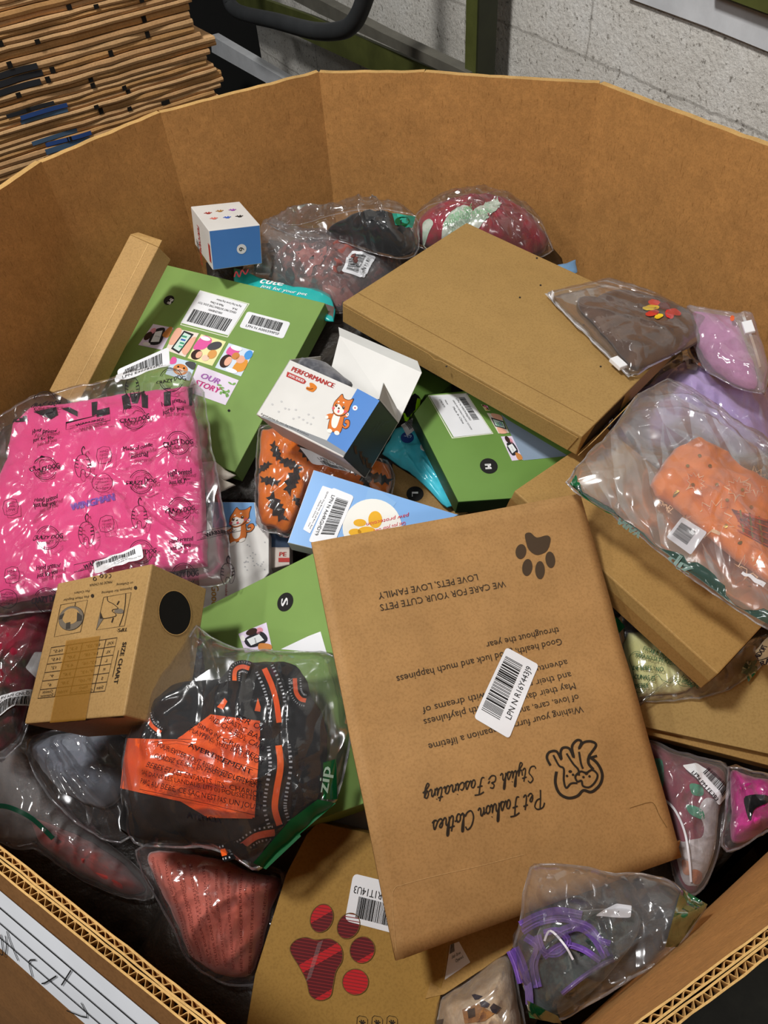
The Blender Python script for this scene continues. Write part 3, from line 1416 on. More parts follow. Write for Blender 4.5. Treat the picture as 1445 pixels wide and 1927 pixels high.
def comic(mb, fr, quad, kind, e=.0005):
    """small printed picture: BL, BR, TR, TL in reading order"""
    m = Q(fr, *quad, 100, 100)
    r = random.Random(kind * 11 + 3)
    cols = ['#e7d9ef', '#efe3d8', '#f0ecae', '#d8e4f2', '#cfe3f3', '#eadff0']
    mb.patch(m, [(0, 0), (100, 0), (100, 100), (0, 100)], ink(cols[kind % 6]), e, 2)
    e += .0003

    def bl(cx, cy, rx, ry, c, k=0, rot=0):
        mb.ell(m, cx, cy, rx, ry, ink(c), e + .0002 * k, rot, 18)

    def pl_(pts, c, k=0):
        mb.poly(m, [p[:2] for p in catmull(pts, 4)], ink(c), e + .0002 * k)
    if kind == 0:
        pl_([(35, 15), (80, 25), (65, 90), (25, 75)], '#2a2a30', 0)
        mb.poly(m, [(40, 22), (72, 30), (60, 80), (33, 68)], ink('#eef2f4'), e + .0002)
        pl_([(70, 60), (98, 55), (98, 96), (80, 98)], '#d28a48', 1)
        bl(14, 45, 14, 20, '#3a2520', 1)
        bl(20, 70, 12, 14, '#e59aa8', 0)
        bl(30, 10, 16, 8, '#f6f3f0', 2)
        mb.text(m, 'GO WALK', 44, 48, 66, 5, ink('#555555'), e + .0005)
    elif kind == 1:
        pl_([(0, 30), (30, 40), (26, 98), (0, 98)], '#eeb49a', 0)
        pl_([(70, 20), (100, 10), (100, 80), (78, 70)], '#eeb49a', 0)
        mb.poly(m, [(22, 12), (66, 4), (82, 92), (36, 98)], ink('#2b2b2f'), e + .0002)
        mb.poly(m, [(30, 18), (62, 12), (75, 84), (42, 90)], ink('#cfe6dd'), e + .0004)
        for k, c in enumerate(('#3f9b74', '#3a5fb5', '#3f9b74', '#5bb08d')):
            mb.rect(m, 40 + k * 3, 70 - k * 14, 62 + k * 2, 77 - k * 14, ink(c), e + .0006)
    elif kind == 2:
        pl_([(0, 40), (40, 50), (50, 90), (10, 96)], '#e560a5', 0)
        bl(25, 22, 20, 20, '#3a2520', 1)
        bl(34, 24, 11, 14, '#efb59a', 2)
        bl(70, 72, 26, 16, '#4b4b50', 1, .6)
        bl(78, 40, 16, 18, '#e0a259', 1)
        bl(62, 20, 14, 12, '#efd0b8', 1)
        bl(25, 88, 20, 8, '#fafafa', 3)
    elif kind == 3:
        bl(24, 34, 20, 26, '#3a2520', 0)
        bl(32, 36, 12, 18, '#efb59a', 1)
        pl_([(10, 62), (44, 60), (50, 88), (14, 92)], '#e560a5', 0)
        bl(48, 62, 14, 14, '#d28a48', 1)
        pl_([(60, 10), (98, 20), (96, 60), (66, 52)], '#e49b3c', 0)
        bl(70, 56, 16, 15, '#eeb49a', 1)
        bl(88, 80, 14, 18, '#4f9be0', 0)
        bl(36, 90, 22, 9, '#fafafa', 2)
        bl(60, 8, 22, 8, '#fafafa', 2)
    elif kind == 4:
        bl(50, 45, 30, 30, '#d98a48', 0)
        bl(50, 36, 17, 14, '#f3d7bd', 1)
        bl(50, 40, 7, 5, '#d2362c', 2)
        for x in (38, 62):
            bl(x, 56, 4, 5, '#2a1a14', 2)
        pl_([(0, 60), (22, 70), (18, 98), (0, 98)], '#e560a5', 0)
        pl_([(60, 80), (98, 60), (98, 98), (70, 98)], '#4b4b50', 1)
    else:
        for k in range(12):
            bl(60 + r.uniform(0, 36), 50 + r.uniform(-20, 44), 6, 3, '#7fae5e', 0, r.uniform(0, 3))
        mb.text(m, 'OUR', 14, 60, 62, 20, ink('#b46fc0'), e + .0003, .25, 1.5)
        mb.text(m, 'STORY', 8, 30, 70, 20, ink('#d8458f'), e + .0003, .25, 1.5)


def roundel(parent, fr, c, rpx, letter, p0, p1, h, name='size_mark'):
    mb = MB()
    a = Vector(fr.uv(*c))
    r = rpx * fr.mm(*c)
    mb.ell(lambda x, y, e=0: fr.P(x, y, e), a.x, a.y, r, r, BLACK, .0005)
    mb.T(fr, letter, p0, p1, h, ink('#f2f2f2'), .0009, 0, 2.0)
    return mb.build(name, parent)


# ---- big flat kraft box at the right
p = Pose([-0.03, 0.8943, 0.8067, 0.7057, -0.7034, -0.0851, 0.7029, 0.7101, -0.0406, 0.089, -0.0312, 0.9955, 0.3759, 0.2787, 0.0316])
BIG = p
bt = boxthing('flat_carton', 'large flat plain brown carton with a small zip bag lying on its corner', 'box', p, BTAN, .0016)
sd = p.face(1, 0)
# side flap lines and the open end with its tucked flap
mb = MB()
fr = Fr(p.c(0, 0, 0), -p.B[1], p.B[0])
mb.prism_uv(fr, [Vector(q) for q in ((.002, -.0295), (p.L[0] - .012, -.0295), (p.L[0] - .004, -.004), (.170, -.004), (.160, -.0075), (.150, -.004), (.002, -.004))], .0012, BTAN, None, .0003)
for o in [mb]:
    for i, v in enumerate(o.v):
        o.v[i] = v + fr.N * .0014
mb.build('tuck_flap', bt)
mb = MB()
fr = Fr(p.c(1, 0, 0), p.B[0], p.B[1])
mb.poly(lambda x, y, e=0: fr.at(x, y, e), [(.004, -.027), (.03, -.029), (.10, -.029), (.10, -.003), (.03, -.003)], ink('#3a2815', .9), .0004)
mb.build('end_gap', bt)
mb = MB()
a, b, c_ = p.c(1, 0, 1), p.c(1, 0, .2), p.c(1, .5, .9)
mb.prism_uv(fr, [Vector(q) for q in ((.001, -.031), (.13, -.031), (.125, -.016), (.018, -.012))], .001, BTAN2, None, .0003)
for i, v in enumerate(mb.v):
    mb.v[i] = v + p.B[0] * (.002 + .012 * max(0, (v - p.c(1, 0, 1)).dot(p.B[2]) / .03))
mb.build('end_flap', bt)
mb = MB()
tf = p.top()
for x, y in ((978, 560), (1017, 537), (1098, 612), (1130, 690), (760, 480), (840, 690), (880, 742), (1010, 486)):
    mb.ell(tf, x, y, 2.0, 1.6, DARK, .0004, 0, 9)
mb.build('specks', bt)
mb = MB()
# faint crease along the near side of the lid
q0 = tf
mb.stroke(lambda x, y, e=0: p.O + p.B[0] * x + p.B[1] * y + p.B[2] * e, [(.002, .030), (.13, .0305), (.25, .030), (p.L[0] - .003, .031)], .0011, kraft('#8f6c3c'), .0003)
mb.build('lid_crease', bt)

# ---- green M box at the left
p = Pose([-0.328, 1.1287, 0.7572, 0.8657, -0.5005, -0.0026, -0.4757, -0.8213, -0.3149, -0.1554, -0.2739, 0.9491, 0.3124, 0.2902, 0.03])
p.nearer(1.03)
p.O = p.O + p.B[0] * .022
p.L[0] -= .022
gm = boxthing('green_carton', 'flat green printed box with two barcode labels and comic tiles, under the pink shirt bag', 'box', p, GREEN, .001)
fr = p.top()
g_ = crop(220, 500, 4.817)
roundel(gm, fr, (318, 565), 9, 'M', (322, 561), (315, 570), 7)
mb = MB()
mb.poly(fr, [g_(755, 223), g_(1203, 345), g_(1005, 652), g_(573, 537)], CREAM, .0003)
mb.poly(fr, [g_(762, 231), g_(1192, 350), g_(1002, 643), g_(584, 533)], GREEN, .0005)
mb.build('cream_border', gm)
sticker(gm, fr, g_(1185, 352), g_(752, 228), g_(580, 520), g_(1010, 634),
        [('Made In China', 40, 10, 68, 3.2), ('Reg No Dog Carrier Dog Holster', 8, 4.5, 60, 2.6), ('GRASS MAT INTERACTIVE DOG TOY', 10, 15, 90, 3), ('M-A', 12, 10, 22, 3), ('X001ZNBW01', 34, 21, 64, 3)],
        (10, 27, 92, 46), 11, rnd=.01, e=.0007, n=40)
lpn(gm, fr, (450, 616), (533, 638), (547, 607), (466, 586), 'LPN N A000399PSF', 12, e=.0005)
for k, qd in enumerate([((195, 720), (410, 765), (515, 565), (330, 530)), ((440, 765), (620, 830), (745, 615), (540, 572)), ((640, 840), (865, 910), (990, 690), (765, 622)), ((890, 925), (1125, 1005), (1245, 775), (1015, 703))]):
    mb = MB()
    comic(mb, fr, [g_(*q) for q in qd], k)
    mb.build('comic_tile', gm)
mb = MB()
comic(mb, fr, [g_(440, 985), g_(660, 1045), g_(720, 885), g_(505, 828)], 4)
mb.build('comic_tile', gm)
mb = MB()
comic(mb, fr, [g_(640, 1140), g_(985, 1265), g_(1105, 1040), g_(735, 900)], 5)
mb.build('comic_tile', gm)
mb = MB()
mb.ell(fr, 431, 773, 2.6, 2.4, BLACK, .0005)
mb.build('punched_dot', gm)

# ---- tall narrow kraft box leaning at the left wall
p = Pose([-0.3133, 1.0063, 0.8711, 0.8333, -0.5238, -0.1765, -0.5282, -0.6603, -0.5339, -0.1631, -0.5381, 0.8269, 0.0485, 0.2421, 0.06])
p.nearer(1.052)
p.L[2] = .04
tl = boxthing('narrow_carton', 'long narrow brown carton leaning against the left wall of the bin', 'box', p, BTAN2, .0015)
fr = Fr(p.c(0, 0, 0), -p.B[1], p.B[0])
sg = 1 if fr.at(0, .01).z > fr.O.z else -1
mb = MB()
mb.poly(lambda x, y, e=0: p.O + p.B[0] * x - p.B[2] * y - p.B[1] * e, [(.003, .002), (.047, .002), (.047, .043), (.003, .043)], ink('#241a10', .9), .0005)
mb.build('open_end', tl)
mb = MB()
a = [p.c(0, 0, 0), p.c(1, 0, 0)]
tip = [p.c(.06, 0, 0) - p.B[1] * .010 - p.B[2] * .010, p.c(.94, 0, 0) - p.B[1] * .012 - p.B[2] * .004]
c8 = [a[0], a[1], tip[0], tip[1]]
c8 = c8 + [q - p.B[2] * .0012 for q in c8]
mb.hexa(c8, BTAN2)
mb.build('end_flap', tl)
mb = MB()
mb.stroke(lambda x, y, e=0: p.O + p.B[0] * x + p.B[1] * y + p.B[2] * e, [(.034, .002), (.035, .12), (.034, .25)], .0014, kraft('#d2ab70'), .0003)
mb.build('glued_seam', tl)

# ---- blue and white shoe box standing at the far wall
p = Pose([-0.2663, 1.211, 0.8014, 0.9256, 0.3438, -0.1585, 0.3607, -0.928, 0.093, 0.1151, 0.1433, 0.983, 0.0812, 0.1101, 0.0948])
p.nearer(.962)
p.L[2] = .06
sb = boxthing('shoe_box', 'blue and white dog shoe box with paw prints on its lid, against the far wall', 'box', p, WB, .001)
mb = MB()
mt = lambda x, y, e=0: p.O + p.B[0] * x + p.B[1] * y + p.B[2] * e
fr = p.top()
for (x, y), c in zip([(392, 402), (414, 398), (438, 396), (403, 412), (428, 410), (451, 408)], ['#a8342c', '#b07a35', '#a04fb0', '#e0776a', '#3f66c4', '#1d1d1f']):
    u, v = fr.uv(x, y)
    mm_ = lambda a, b, e=0: fr.P(u + a, v + b, e)
    minipaw(mb, mm_, 0, 0, .0035, ink(c), .0005)
mb.build('paw_prints', sb)
mb = MB()
ff = Fr(p.c(0, 1, 0), p.B[1], p.B[0])
mf = lambda x, y, e=0: p.c(0, 1, 0) + p.B[0] * x - p.B[2] * y + p.B[1] * e
mb.poly(mf, [(.001, .001), (p.L[0] - .001, .001), (p.L[0] - .001, p.L[2] - .001), (.001, p.L[2] - .001)], SKY, .0004)
mb.ell(mf, .047, .033, .0075, .0075, ink('#e8e8ec'), .0007)
mb.text(lambda x, y, e=0: mf(.047 + y, .033 + x, e), '6', -.0035, -.004, .0035, .008, BLACK, .001)
mb.stroke(mf, [(.032, .075), (.036, .067), (.040, .076), (.045, .066), (.050, .073), (.055, .066)], .002, ink('#c43d4a'), .0008)
mb.build('blue_side', sb, label='blue printed side with a round number mark')
mb = MB()
ml = lambda x, y, e=0: p.c(0, 0, 0) + p.B[1] * y - p.B[2] * x - p.B[0] * e
mb.text(lambda x, y, e=0: ml(x, .112 - .03 - y * -1 - .05, e), 'PERFORMANCE', .016, .0, .080, .012, RED, .0006, 0, .0008)
mb.rect(lambda x, y, e=0: ml(x, y, e), .022, .095, .050, .104, RED, .0006)
mb.bars(lambda x, y, e=0: ml(x, y, e), .045, .015, .065, .03, BLACK, .0006, 4, 12)
mb.build('side_print', sb)

# ---- open white dog shoe box
Pz = Pose([-0.0979, 0.7668, 0.8167, 0.7502, -0.6609, 0.0213, -0.5804, -0.6735, -0.4577, -0.3169, -0.331, 0.8888, 0.1377, 0.0791, 0.0687])
p = Pz
k_ = crop(400, 600, 2.89)
TL_, TR_, BR_, BL_ = p.c(0, 0, 0), p.c(1, 0, 0), p.c(1, 1, 0), p.c(0, 1, 0)
TLb, TRb, BRb, BLb = p.c(0, 0, 1), p.c(1, 0, 1), p.c(1, 1, 1), p.c(0, 1, 1)
TLb = TLb + p.B[1] * -.012
ps = thing('dog_shoe_box', 'open white dog shoe box with a cartoon puppy and its lid flap folded back', 'box', Vector((TL_ + BR_ + TLb + BRb) / 4))
THK = .0011


def sheetq(a, b, c, d, inward, mat, mat2=None):
    """board panel with real thickness between four corners"""
    mb = MB()
    i4 = [a, b, d, c]
    n = (b - a).cross(c - a).normalized()
    if n.dot(inward) < 0:
        n = -n
    c8 = i4 + [q + n * THK for q in i4]
    mb.hexa(c8, mat, {1: mat2 or mat})
    return mb


cen_ = (TL_ + TR_ + BR_ + BL_ + TLb + TRb + BRb + BLb) / 8
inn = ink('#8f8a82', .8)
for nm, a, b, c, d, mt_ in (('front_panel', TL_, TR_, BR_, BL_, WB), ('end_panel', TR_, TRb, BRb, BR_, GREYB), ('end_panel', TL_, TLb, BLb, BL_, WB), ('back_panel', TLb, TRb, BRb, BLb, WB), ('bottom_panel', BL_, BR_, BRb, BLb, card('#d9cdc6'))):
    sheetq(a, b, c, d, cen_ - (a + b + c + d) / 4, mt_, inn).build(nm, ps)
fr = p.top()
mb = MB()
mb.poly(fr, [k_(788, 380), k_(909, 445), k_(727, 728), k_(622, 662)], SKY, .0004)
mb.build('blue_panel', ps)
mb = MB()
mb.poly(fr, [k_(622, 662), k_(727, 728), k_(712, 746), k_(604, 690), k_(430, 603), k_(262, 535), k_(268, 528), k_(440, 590)], ink('#8f9194'), .0005)
mb.build('grey_band', ps)
mb = MB()
mb.T(fr, 'PERFORMANCE', k_(424, 281), k_(654, 377), 9.0, RED, .0006, 0, 1.4)
mb.build('title_print', ps, label='red title lettering')
mb = MB()
mb.poly(fr, [k_(408, 288), k_(500, 328), k_(510, 342), k_(500, 354), k_(488, 353), k_(401, 314)], RED, .0005)
mb.T(fr, 'DOG SHOES', k_(412, 312), k_(494, 348), 5, ink('#f3eeee'), .0009, 0, .6)
mb.build('title_badge', ps)
mb = MB()
mb.poly(fr, [q[:2] for q in catmull([k_(528, 350), k_(548, 352), k_(568, 372), k_(556, 392), k_(540, 398), k_(510, 384), k_(514, 370), k_(530, 372)], 4)], ORANGE, .0006)
mb.stroke(fr, [k_(512, 378), k_(530, 384), k_(548, 380)], 1.6, ink('#7a4410'), .0008)
mb.build('shoe_drawing', ps)
mb = MB()
for x, y in ((325, 465), (360, 505), (375, 450), (395, 487), (415, 492), (453, 495), (440, 543), (470, 535), (493, 548), (515, 565), (535, 572), (548, 538), (522, 520)):
    mb.ell(fr, *k_(x, y), 2.2, 1.8, ink('#c9c8c8'), .0004, 0, 10)
mb.build('grey_spots', ps)
mb = MB()
mb.T(fr, 'A good partner for your dog indoors & outdoors', k_(262, 520), k_(522, 638), 3.6, BLACK, .0006)
mb.build('slogan_print', ps)
mb = MB()
m = Q(fr, k_(588, 610), k_(728, 650), k_(778, 430), k_(660, 395), 42, 60)
shiba(mb, m)
mb.ell(fr, *k_(776, 486), 4.8, 4.8, ink('#f3f3f3'), .0008)
mb.ell(fr, *k_(776, 486), 1.6, 1.6, ink('#d0555f'), .001)
mb.build('puppy_drawing', ps, label='orange and white cartoon puppy')
# end panel print: hands reaching up
fe = Fr(TR_, (TRb - TR_).cross(BR_ - TR_) * (1 if (TRb - TR_).cross(BR_ - TR_).dot(CAM - TR_) > 0 else -1), None)
mb = MB()
for x, y, l in ((770, 705, 30), (800, 735, 28), (812, 765, 26), (832, 770, 40), (850, 800, 20)):
    mb = MB()
    mb.stroke(fe, [k_(x + 12, y + l), k_(x + 6, y + l * .4), k_(x + 4, y)], 4.2, ink('#57402d'), .0006)
    for d_ in (-6, -1, 5):
        mb.stroke(fe, [k_(x + 4, y), k_(x + 4 + d_ * 1.6, y - 16)], 1.5, ink('#57402d'), .0006)
    mb.build('hand_print', ps)
for i in range(4):
    mb = MB()
    mb.T(fe, 'paw care', k_(868 + i * 26, 620 - i * 18), k_(905 + i * 22, 560 - i * 2), 3, ink('#5d6a72'), .0006)
    mb.build('printed_line', ps)
# lid folded back and its tuck strip, inner dust flaps
zl = .79
L0 = TLb.lerp(TRb, .16) + p.B[2] * .008
L1 = TRb.copy()
lf = Fr(L0, Vector((-.30, -.45, .84)), L1 - L0)
l2 = [lf.at(*lf.uv0(*k_(690, 92))), lf.at(*lf.uv0(*k_(1137, 292)))]
sheetq(L0, L1, l2[1], l2[0], Vector((0, 0, -1)), WB).build('lid', ps, label='white lid flap folded back')
l3 = [Vector(q) for q in (lf.at(*lf.uv0(*k_(682, 48)), .004), lf.at(*lf.uv0(*k_(1128, 240)), .004))]
mb = MB()
n_ = lf.N * -THK
c8 = [l2[0], l2[1], l3[0] * .98 + l3[1] * .02, l3[1] * .98 + l3[0] * .02]
mb.hexa(c8 + [q + n_ for q in c8], card('#d6d6d2'))
mb.build('tuck_strip', ps)
d0 = lf.at(*lf.uv0(*k_(590, 204)), .0)
mb = MB()
c8 = [TL_, TLb, TL_ + (d0 - TL_) * .9, d0]
mb.hexa(c8 + [q - p.B[0] * THK for q in c8], card('#b9b6b0'))
mb.build('dust_flap', ps)
mb = MB()
c8 = [TR_, TRb, TR_ + p.B[1] * -.02 - p.B[0] * .006, TRb - p.B[1] * .016 - p.B[0] * .012]
mb.hexa(c8 + [q + p.B[0] * THK for q in c8], card('#c9c9c9'))
mb.build('dust_flap', ps)
# grey shoes inside
b_ = Pillow(Fr(cen_ + p.B[1] * -.008, p.B[2], p.B[0]), [k_(470, 225), k_(600, 235), k_(690, 300), k_(760, 360), k_(700, 420), k_(560, 380), k_(450, 300)], .022, .004, 41, 40)
b_.mesh(cloth('#75757a', '#55565c', 60), 8).build('grey_shoe_lining', ps, True)

# ---- pet collar box
p = Pose([-0.3574, 0.5106, 0.745, 0.877, -0.2315, 0.4211, -0.126, -0.9564, -0.2633, -0.4637, -0.1779, 0.8679, 0.1408, 0.1487, 0.0799])
cb_ = boxthing('collar_box', 'brown inflatable pet collar box with a size chart and a round hole in its side', 'box', p, kraft('#aa8856', (0, 0, 0), .6, .05), .0015)
fr = p.top()
q_ = crop(0, 1080, 5.558)
INK = ink('#2c2218', .7)
mb = MB()
tab = [(540, 772), (1228, 668), (1100, 1225), (400, 1303)]
m = Q(fr, q_(1100, 1225), q_(400, 1303), q_(540, 772), q_(1228, 668), 100, 60)
mb.frame(m, 0, 0, 100, 60, .8, INK)
for x in (16, 51, 74):
    mb.stroke(m, [(x, 0), (x, 60)], .7, INK, .0006, False, 1)
for y in (10, 20, 30, 40, 50):
    mb.stroke(m, [(0, y), (100, y)], .7, INK, .0006, False, 1)
rows = [('Size', 'Neck', 'Width', 'Outside'), ('S', '7"-10"', '3.0"', '6"'), ('M', '9"-13"', '3.6"', '9"'), ('L', '12"-16"', '4.3"', '12"'), ('XL', '14"-18"', '5.0"', '14.5"'), ('XXL', '18"-23"', '5.3"', '16.5"')]
for i, r_ in enumerate(rows):
    for j, (x0, x1) in enumerate(((3, 13), (22, 44), (55, 71), (79, 95))):
        tx = r_[j]
        w_ = min(x1 - x0, 3.2 * len(tx)) / 2
        xc = (x0 + x1) / 2
        mb.text(m, tx, xc - w_, i * 10 + (5.2 if i == 0 and j in (1, 3) else 3), xc + w_, 3.4, INK)
mb.text(m, 'Circumference', 18, 1.2, 50, 3, INK)
mb.text(m, 'Diameter', 77, 1.2, 97, 3, INK)
mb.build('size_chart', cb_)
mb = MB()
mb.T(fr, 'SIZE CHART', q_(1290, 712), q_(1192, 1150), 7.2, INK, .0006, 0, .7)
mb.build('printed_line', cb_)
mb = MB()
mb.stroke(fr, [q_(1243, 800), q_(1180, 1080)], .9, INK, .0006, False, 1)
mb.build('underline', cb_)
mb = MB()
mb.T(fr, 'TIPS:', q_(1340, 562), q_(1232, 575), 7, INK, .0006, 0, .5)
mb.build('printed_line', cb_)
mb = MB()
mb.T(fr, 'Squeeze for Inflating', q_(1388, 142), q_(1068, 190), 4.6, INK)
mb.build('printed_line', cb_)
mb = MB()
mb.T(fr, 'or Deflating', q_(1398, 82), q_(1224, 105), 4.6, INK)
mb.build('printed_line', cb_)
mb = MB()
mb.T(fr, 'Fits Most Regular', q_(938, 226), q_(668, 266), 4.6, INK)
mb.build('printed_line', cb_)
mb = MB()
mb.T(fr, 'Pet Collars', q_(946, 166), q_(782, 192), 4.6, INK)
mb.build('printed_line', cb_)
mb = MB()
mb.T(fr, 'MADE IN CHINA', q_(1182, 70), q_(944, 108), 5.2, INK)
mb.build('printed_line', cb_)
mb = MB()
mb.ell(fr, *q_(1420, 147), 3, 3.6, INK)
mb.ell(fr, *q_(970, 231), 3, 3.6, INK)
# CE and recycling marks
for x in (1108, 1150):
    mb.stroke(fr, [q_(x - 8, 8), q_(x + 6, 4), q_(x + 14, 22), q_(x + 2, 42), q_(x - 10, 42)], 1.0, INK)
mb.stroke(fr, [q_(1100, 24), q_(1112, 22)], 1.0, INK, .0006, False, 1)
mb.stroke(fr, [q_(1060, 8), q_(1082, 20), q_(1068, 40), q_(1048, 28)], 1.4, INK, .0006, True)
mb.stroke(fr, [q_(992, 36), q_(1010, 50), q_(1006, 66), q_(986, 70), q_(980, 52)], 1.4, INK, .0006, True)
mb.build('printed_marks', cb_)
mb = MB()
mb.stroke(fr, [q_(638, 325), q_(920, 275), q_(845, 608), q_(570, 660)], .8, INK, .0006, True, 1)
GRY = ink('#6b6154', .7)
ring_o = [q_(748 + 132 * math.cos(a) * 1.0 + 10 * math.sin(a), 465 + 125 * math.sin(a) - 30 * math.cos(a)) for a in (2 * math.pi * i / 28 for i in range(28))]
ring_i = [q_(748 + 88 * math.cos(a) + 10 * math.sin(a), 445 + 80 * math.sin(a) - 24 * math.cos(a)) for a in (2 * math.pi * i / 28 for i in range(28))]
mb.poly(fr, ring_o, INK, .0005)
mb.poly(fr, [(x * .97 + q_(748, 465)[0] * .03, y * .97 + q_(748, 465)[1] * .03) for x, y in ring_o], GRY, .0007)
mb.poly(fr, ring_i, kraft('#aa8856', (0, 0, 0), .6, .05), .0009)
for s_ in ([(815, 400), (865, 440), (862, 490), (810, 500)], [(630, 440), (685, 410), (660, 470), (625, 480)], [(700, 515), (745, 505), (740, 575), (695, 580)]):
    mb.poly(fr, [q_(*a) for a in s_], ink('#3b3630', .7), .001)
mb.stroke(fr, [q_(795, 300), q_(790, 340)], 1.0, INK, .001, False, 1)
mb.build('collar_drawing', cb_)
mb = MB()
mb.stroke(fr, [q_(1088, 245), q_(1375, 196), q_(1305, 545), q_(1010, 588)], .8, INK, .0006, True, 1)
mb.stroke(fr, [q_(1318, 205), q_(1312, 320), q_(1292, 430), q_(1252, 545)], 1.2, INK)
mb.stroke(fr, [q_(1125, 240), q_(1132, 285), q_(1180, 310), q_(1225, 345), q_(1235, 365), q_(1185, 375), q_(1180, 395), q_(1210, 415), q_(1215, 440), q_(1170, 455), q_(1120, 465), q_(1080, 470)], 1.2, INK)
mb.poly(fr, [q_(1085, 470), q_(1012, 586), q_(1055, 400), q_(1065, 440)], GRY, .0006)
mb.poly(fr, [q_(1085, 470), q_(1050, 470), q_(1055, 400), q_(1070, 440)], INK, .0007)
mb.poly(fr, [q[:2] for q in catmull([q_(1200, 385), q_(1265, 365), q_(1295, 385), q_(1285, 412), q_(1220, 412)], 4)], GRY, .0007)
for a, b in (((1250, 285), (1228, 325)), ((1190, 460), (1172, 510))):
    mb.stroke(fr, [q_(*a), q_(*b)], 2, INK, .0007, False, 1)
mb.build('hand_drawing', cb_)
mb = MB()
tape = t = None
TP = NT('brown_tape')
TP.b.inputs['Base Color'].default_value = lin('#a0722c')
TP.b.inputs['Roughness'].default_value = .22
TP.b.inputs['Alpha'].default_value = .55
mb.poly(fr, [q_(700, 700), q_(1055, 650), q_(905, 1530), q_(530, 1560)], TP.m, .0012)
mb.build('packing_tape', cb_, label='shiny brown packing tape')
# round hole in the right side
fs = Fr(p.c(1, 0, 0), p.B[0], p.B[1])
mb = MB()
mb.ell(fs, 329, 1153, 1, 1, BLACK)
mb = MB()
uvc = Vector(fs.uv(329, 1153))
r1 = .0225
mh = lambda x, y, e=0: fs.P(uvc.x + x, uvc.y + y, e)
mb.ell(mh, 0, 0, r1, r1, ink('#100c08', .9), .0005, 0, 40)
mb.stroke(mh, [(r1 * math.cos(a), r1 * math.sin(a)) for a in (2 * math.pi * i / 36 for i in range(36))], .0009, kraft('#c9a063'), .0007, True, 1)
mb.build('round_hole', cb_)
# bottom seam with gap
fb = Fr(p.c(0, 1, 0), p.B[1], p.B[0])
mb = MB()
L_ = p.L[0]
my = lambda x, y, e=0: p.c(0, 1, 0) + p.B[0] * x - p.B[2] * y + p.B[1] * e
mb.poly(my, [(.002, .0), (.052, .001), (.06, .004), (.088, .004), (.096, .0012), (.12, .0012), (.128, .004), (L_ - .002, .004), (L_ - .002, .0), (.09, -.0)], ink('#2c1d10', .9), .0006)
mb.build('flap_gap', cb_)

# ---- green S box
p = Pose([-0.2356, 0.5354, 0.6337, 0.8835, 0.0537, 0.4654, 0.1517, -0.9727, -0.1758, -0.4432, -0.226, 0.8675, 0.1716, 0.2777, 0.03])
gs = boxthing('green_carton', 'flat green printed box with a round S mark, under the orange harness bag', 'box', p, GREEN, .001)
fr = p.top()
roundel(gs, fr, (537, 1133), 16, 'S', (530, 1126), (530, 1141), 13)
h_ = crop(200, 1020, 2.89)
mb = MB()
comic(mb, fr, [h_(720, 500), h_(755, 600), h_(905, 588), h_(872, 438)], 0)
mb.build('comic_tile', gs)
sticker(gs, fr, h_(950, 583), h_(1200, 605), h_(1166, 487), h_(1100, 512), (), None, 3, rnd=.01)

# ---- second green box under the big flat carton
G2 = plane(862, 945, .688, (.08, -.24, .97))
gt = thing('green_carton', 'flat green printed box with a round M mark, half under the large flat brown carton', 'box', at(930, 850, .66))
mb = MB()
mb.prism(G2, [(778, 778), (806, 742), (880, 735), (1060, 800), (1140, 925), (997, 936), (862, 945)], .03, GREEN2, card('#2f4a22'))
mb.build('carton_body', gt)
n_ = crop(700, 680, 3.44)
roundel(gt, G2, n_(755, 678), 15.5, 'M', n_(728, 664), n_(733, 697), 12)
mb = MB()
mb.poly(G2, [n_(362, 222), n_(610, 206), n_(786, 470), n_(518, 500)], CREAM, .0003)
mb.poly(G2, [n_(368, 226), n_(606, 210), n_(778, 466), n_(522, 494)], GREEN2, .0005)
mb.build('cream_border', gt)
sticker(gt, G2, n_(372, 226), n_(528, 492), n_(776, 466), n_(606, 212),
        [('Made In China', 30, 26, 72, 3.5), ('GRASS MAT INTERACTIVE DOG TOY DOG', 14, 33, 88, 2.6), ('LPN N 9907H06J202', 10, 40, 66, 3.2), ('New', 12, 20, 24, 3), ('L/M(UK/P)', 10, 12, 30, 3)], (8, 46, 66, 56), 21, w=100, h=62, rnd=.01, e=.0007)
for qd, kd in (([n_(705, 280), n_(735, 322), n_(765, 320), n_(745, 290)], 2), ([n_(742, 335), n_(818, 468), n_(888, 464), n_(830, 350)], 1), ([n_(833, 488), n_(905, 645), n_(977, 637), n_(905, 484)], 0)):
    mb = MB()
    comic(mb, G2, [qd[0], qd[1], qd[2], qd[3]], kd)
    mb.build('comic_tile', gt)
mb = MB()
mb.poly(G2, [n_(836, 345), n_(880, 380), n_(1260, 608), n_(1250, 615), n_(980, 642)], card('#8d9fb5'), .0004)
mb.build('grey_panel', gt)
G3 = plane(800, 740, .695, (.02, -.1, .99))
g3 = thing('green_carton', 'flat green box with shade put into its colour, tucked behind the open shoe box lid', 'box', at(790, 740, .67))
mb = MB()
mb.prism(G3, [(735, 690), (790, 690), (850, 722), (830, 738), (800, 742), (776, 780), (745, 770), (720, 735)], .02, card('#4d6b2c'))  # same green board, darker: the shade under the lid is coloured in
mb.build('carton_body', g3)

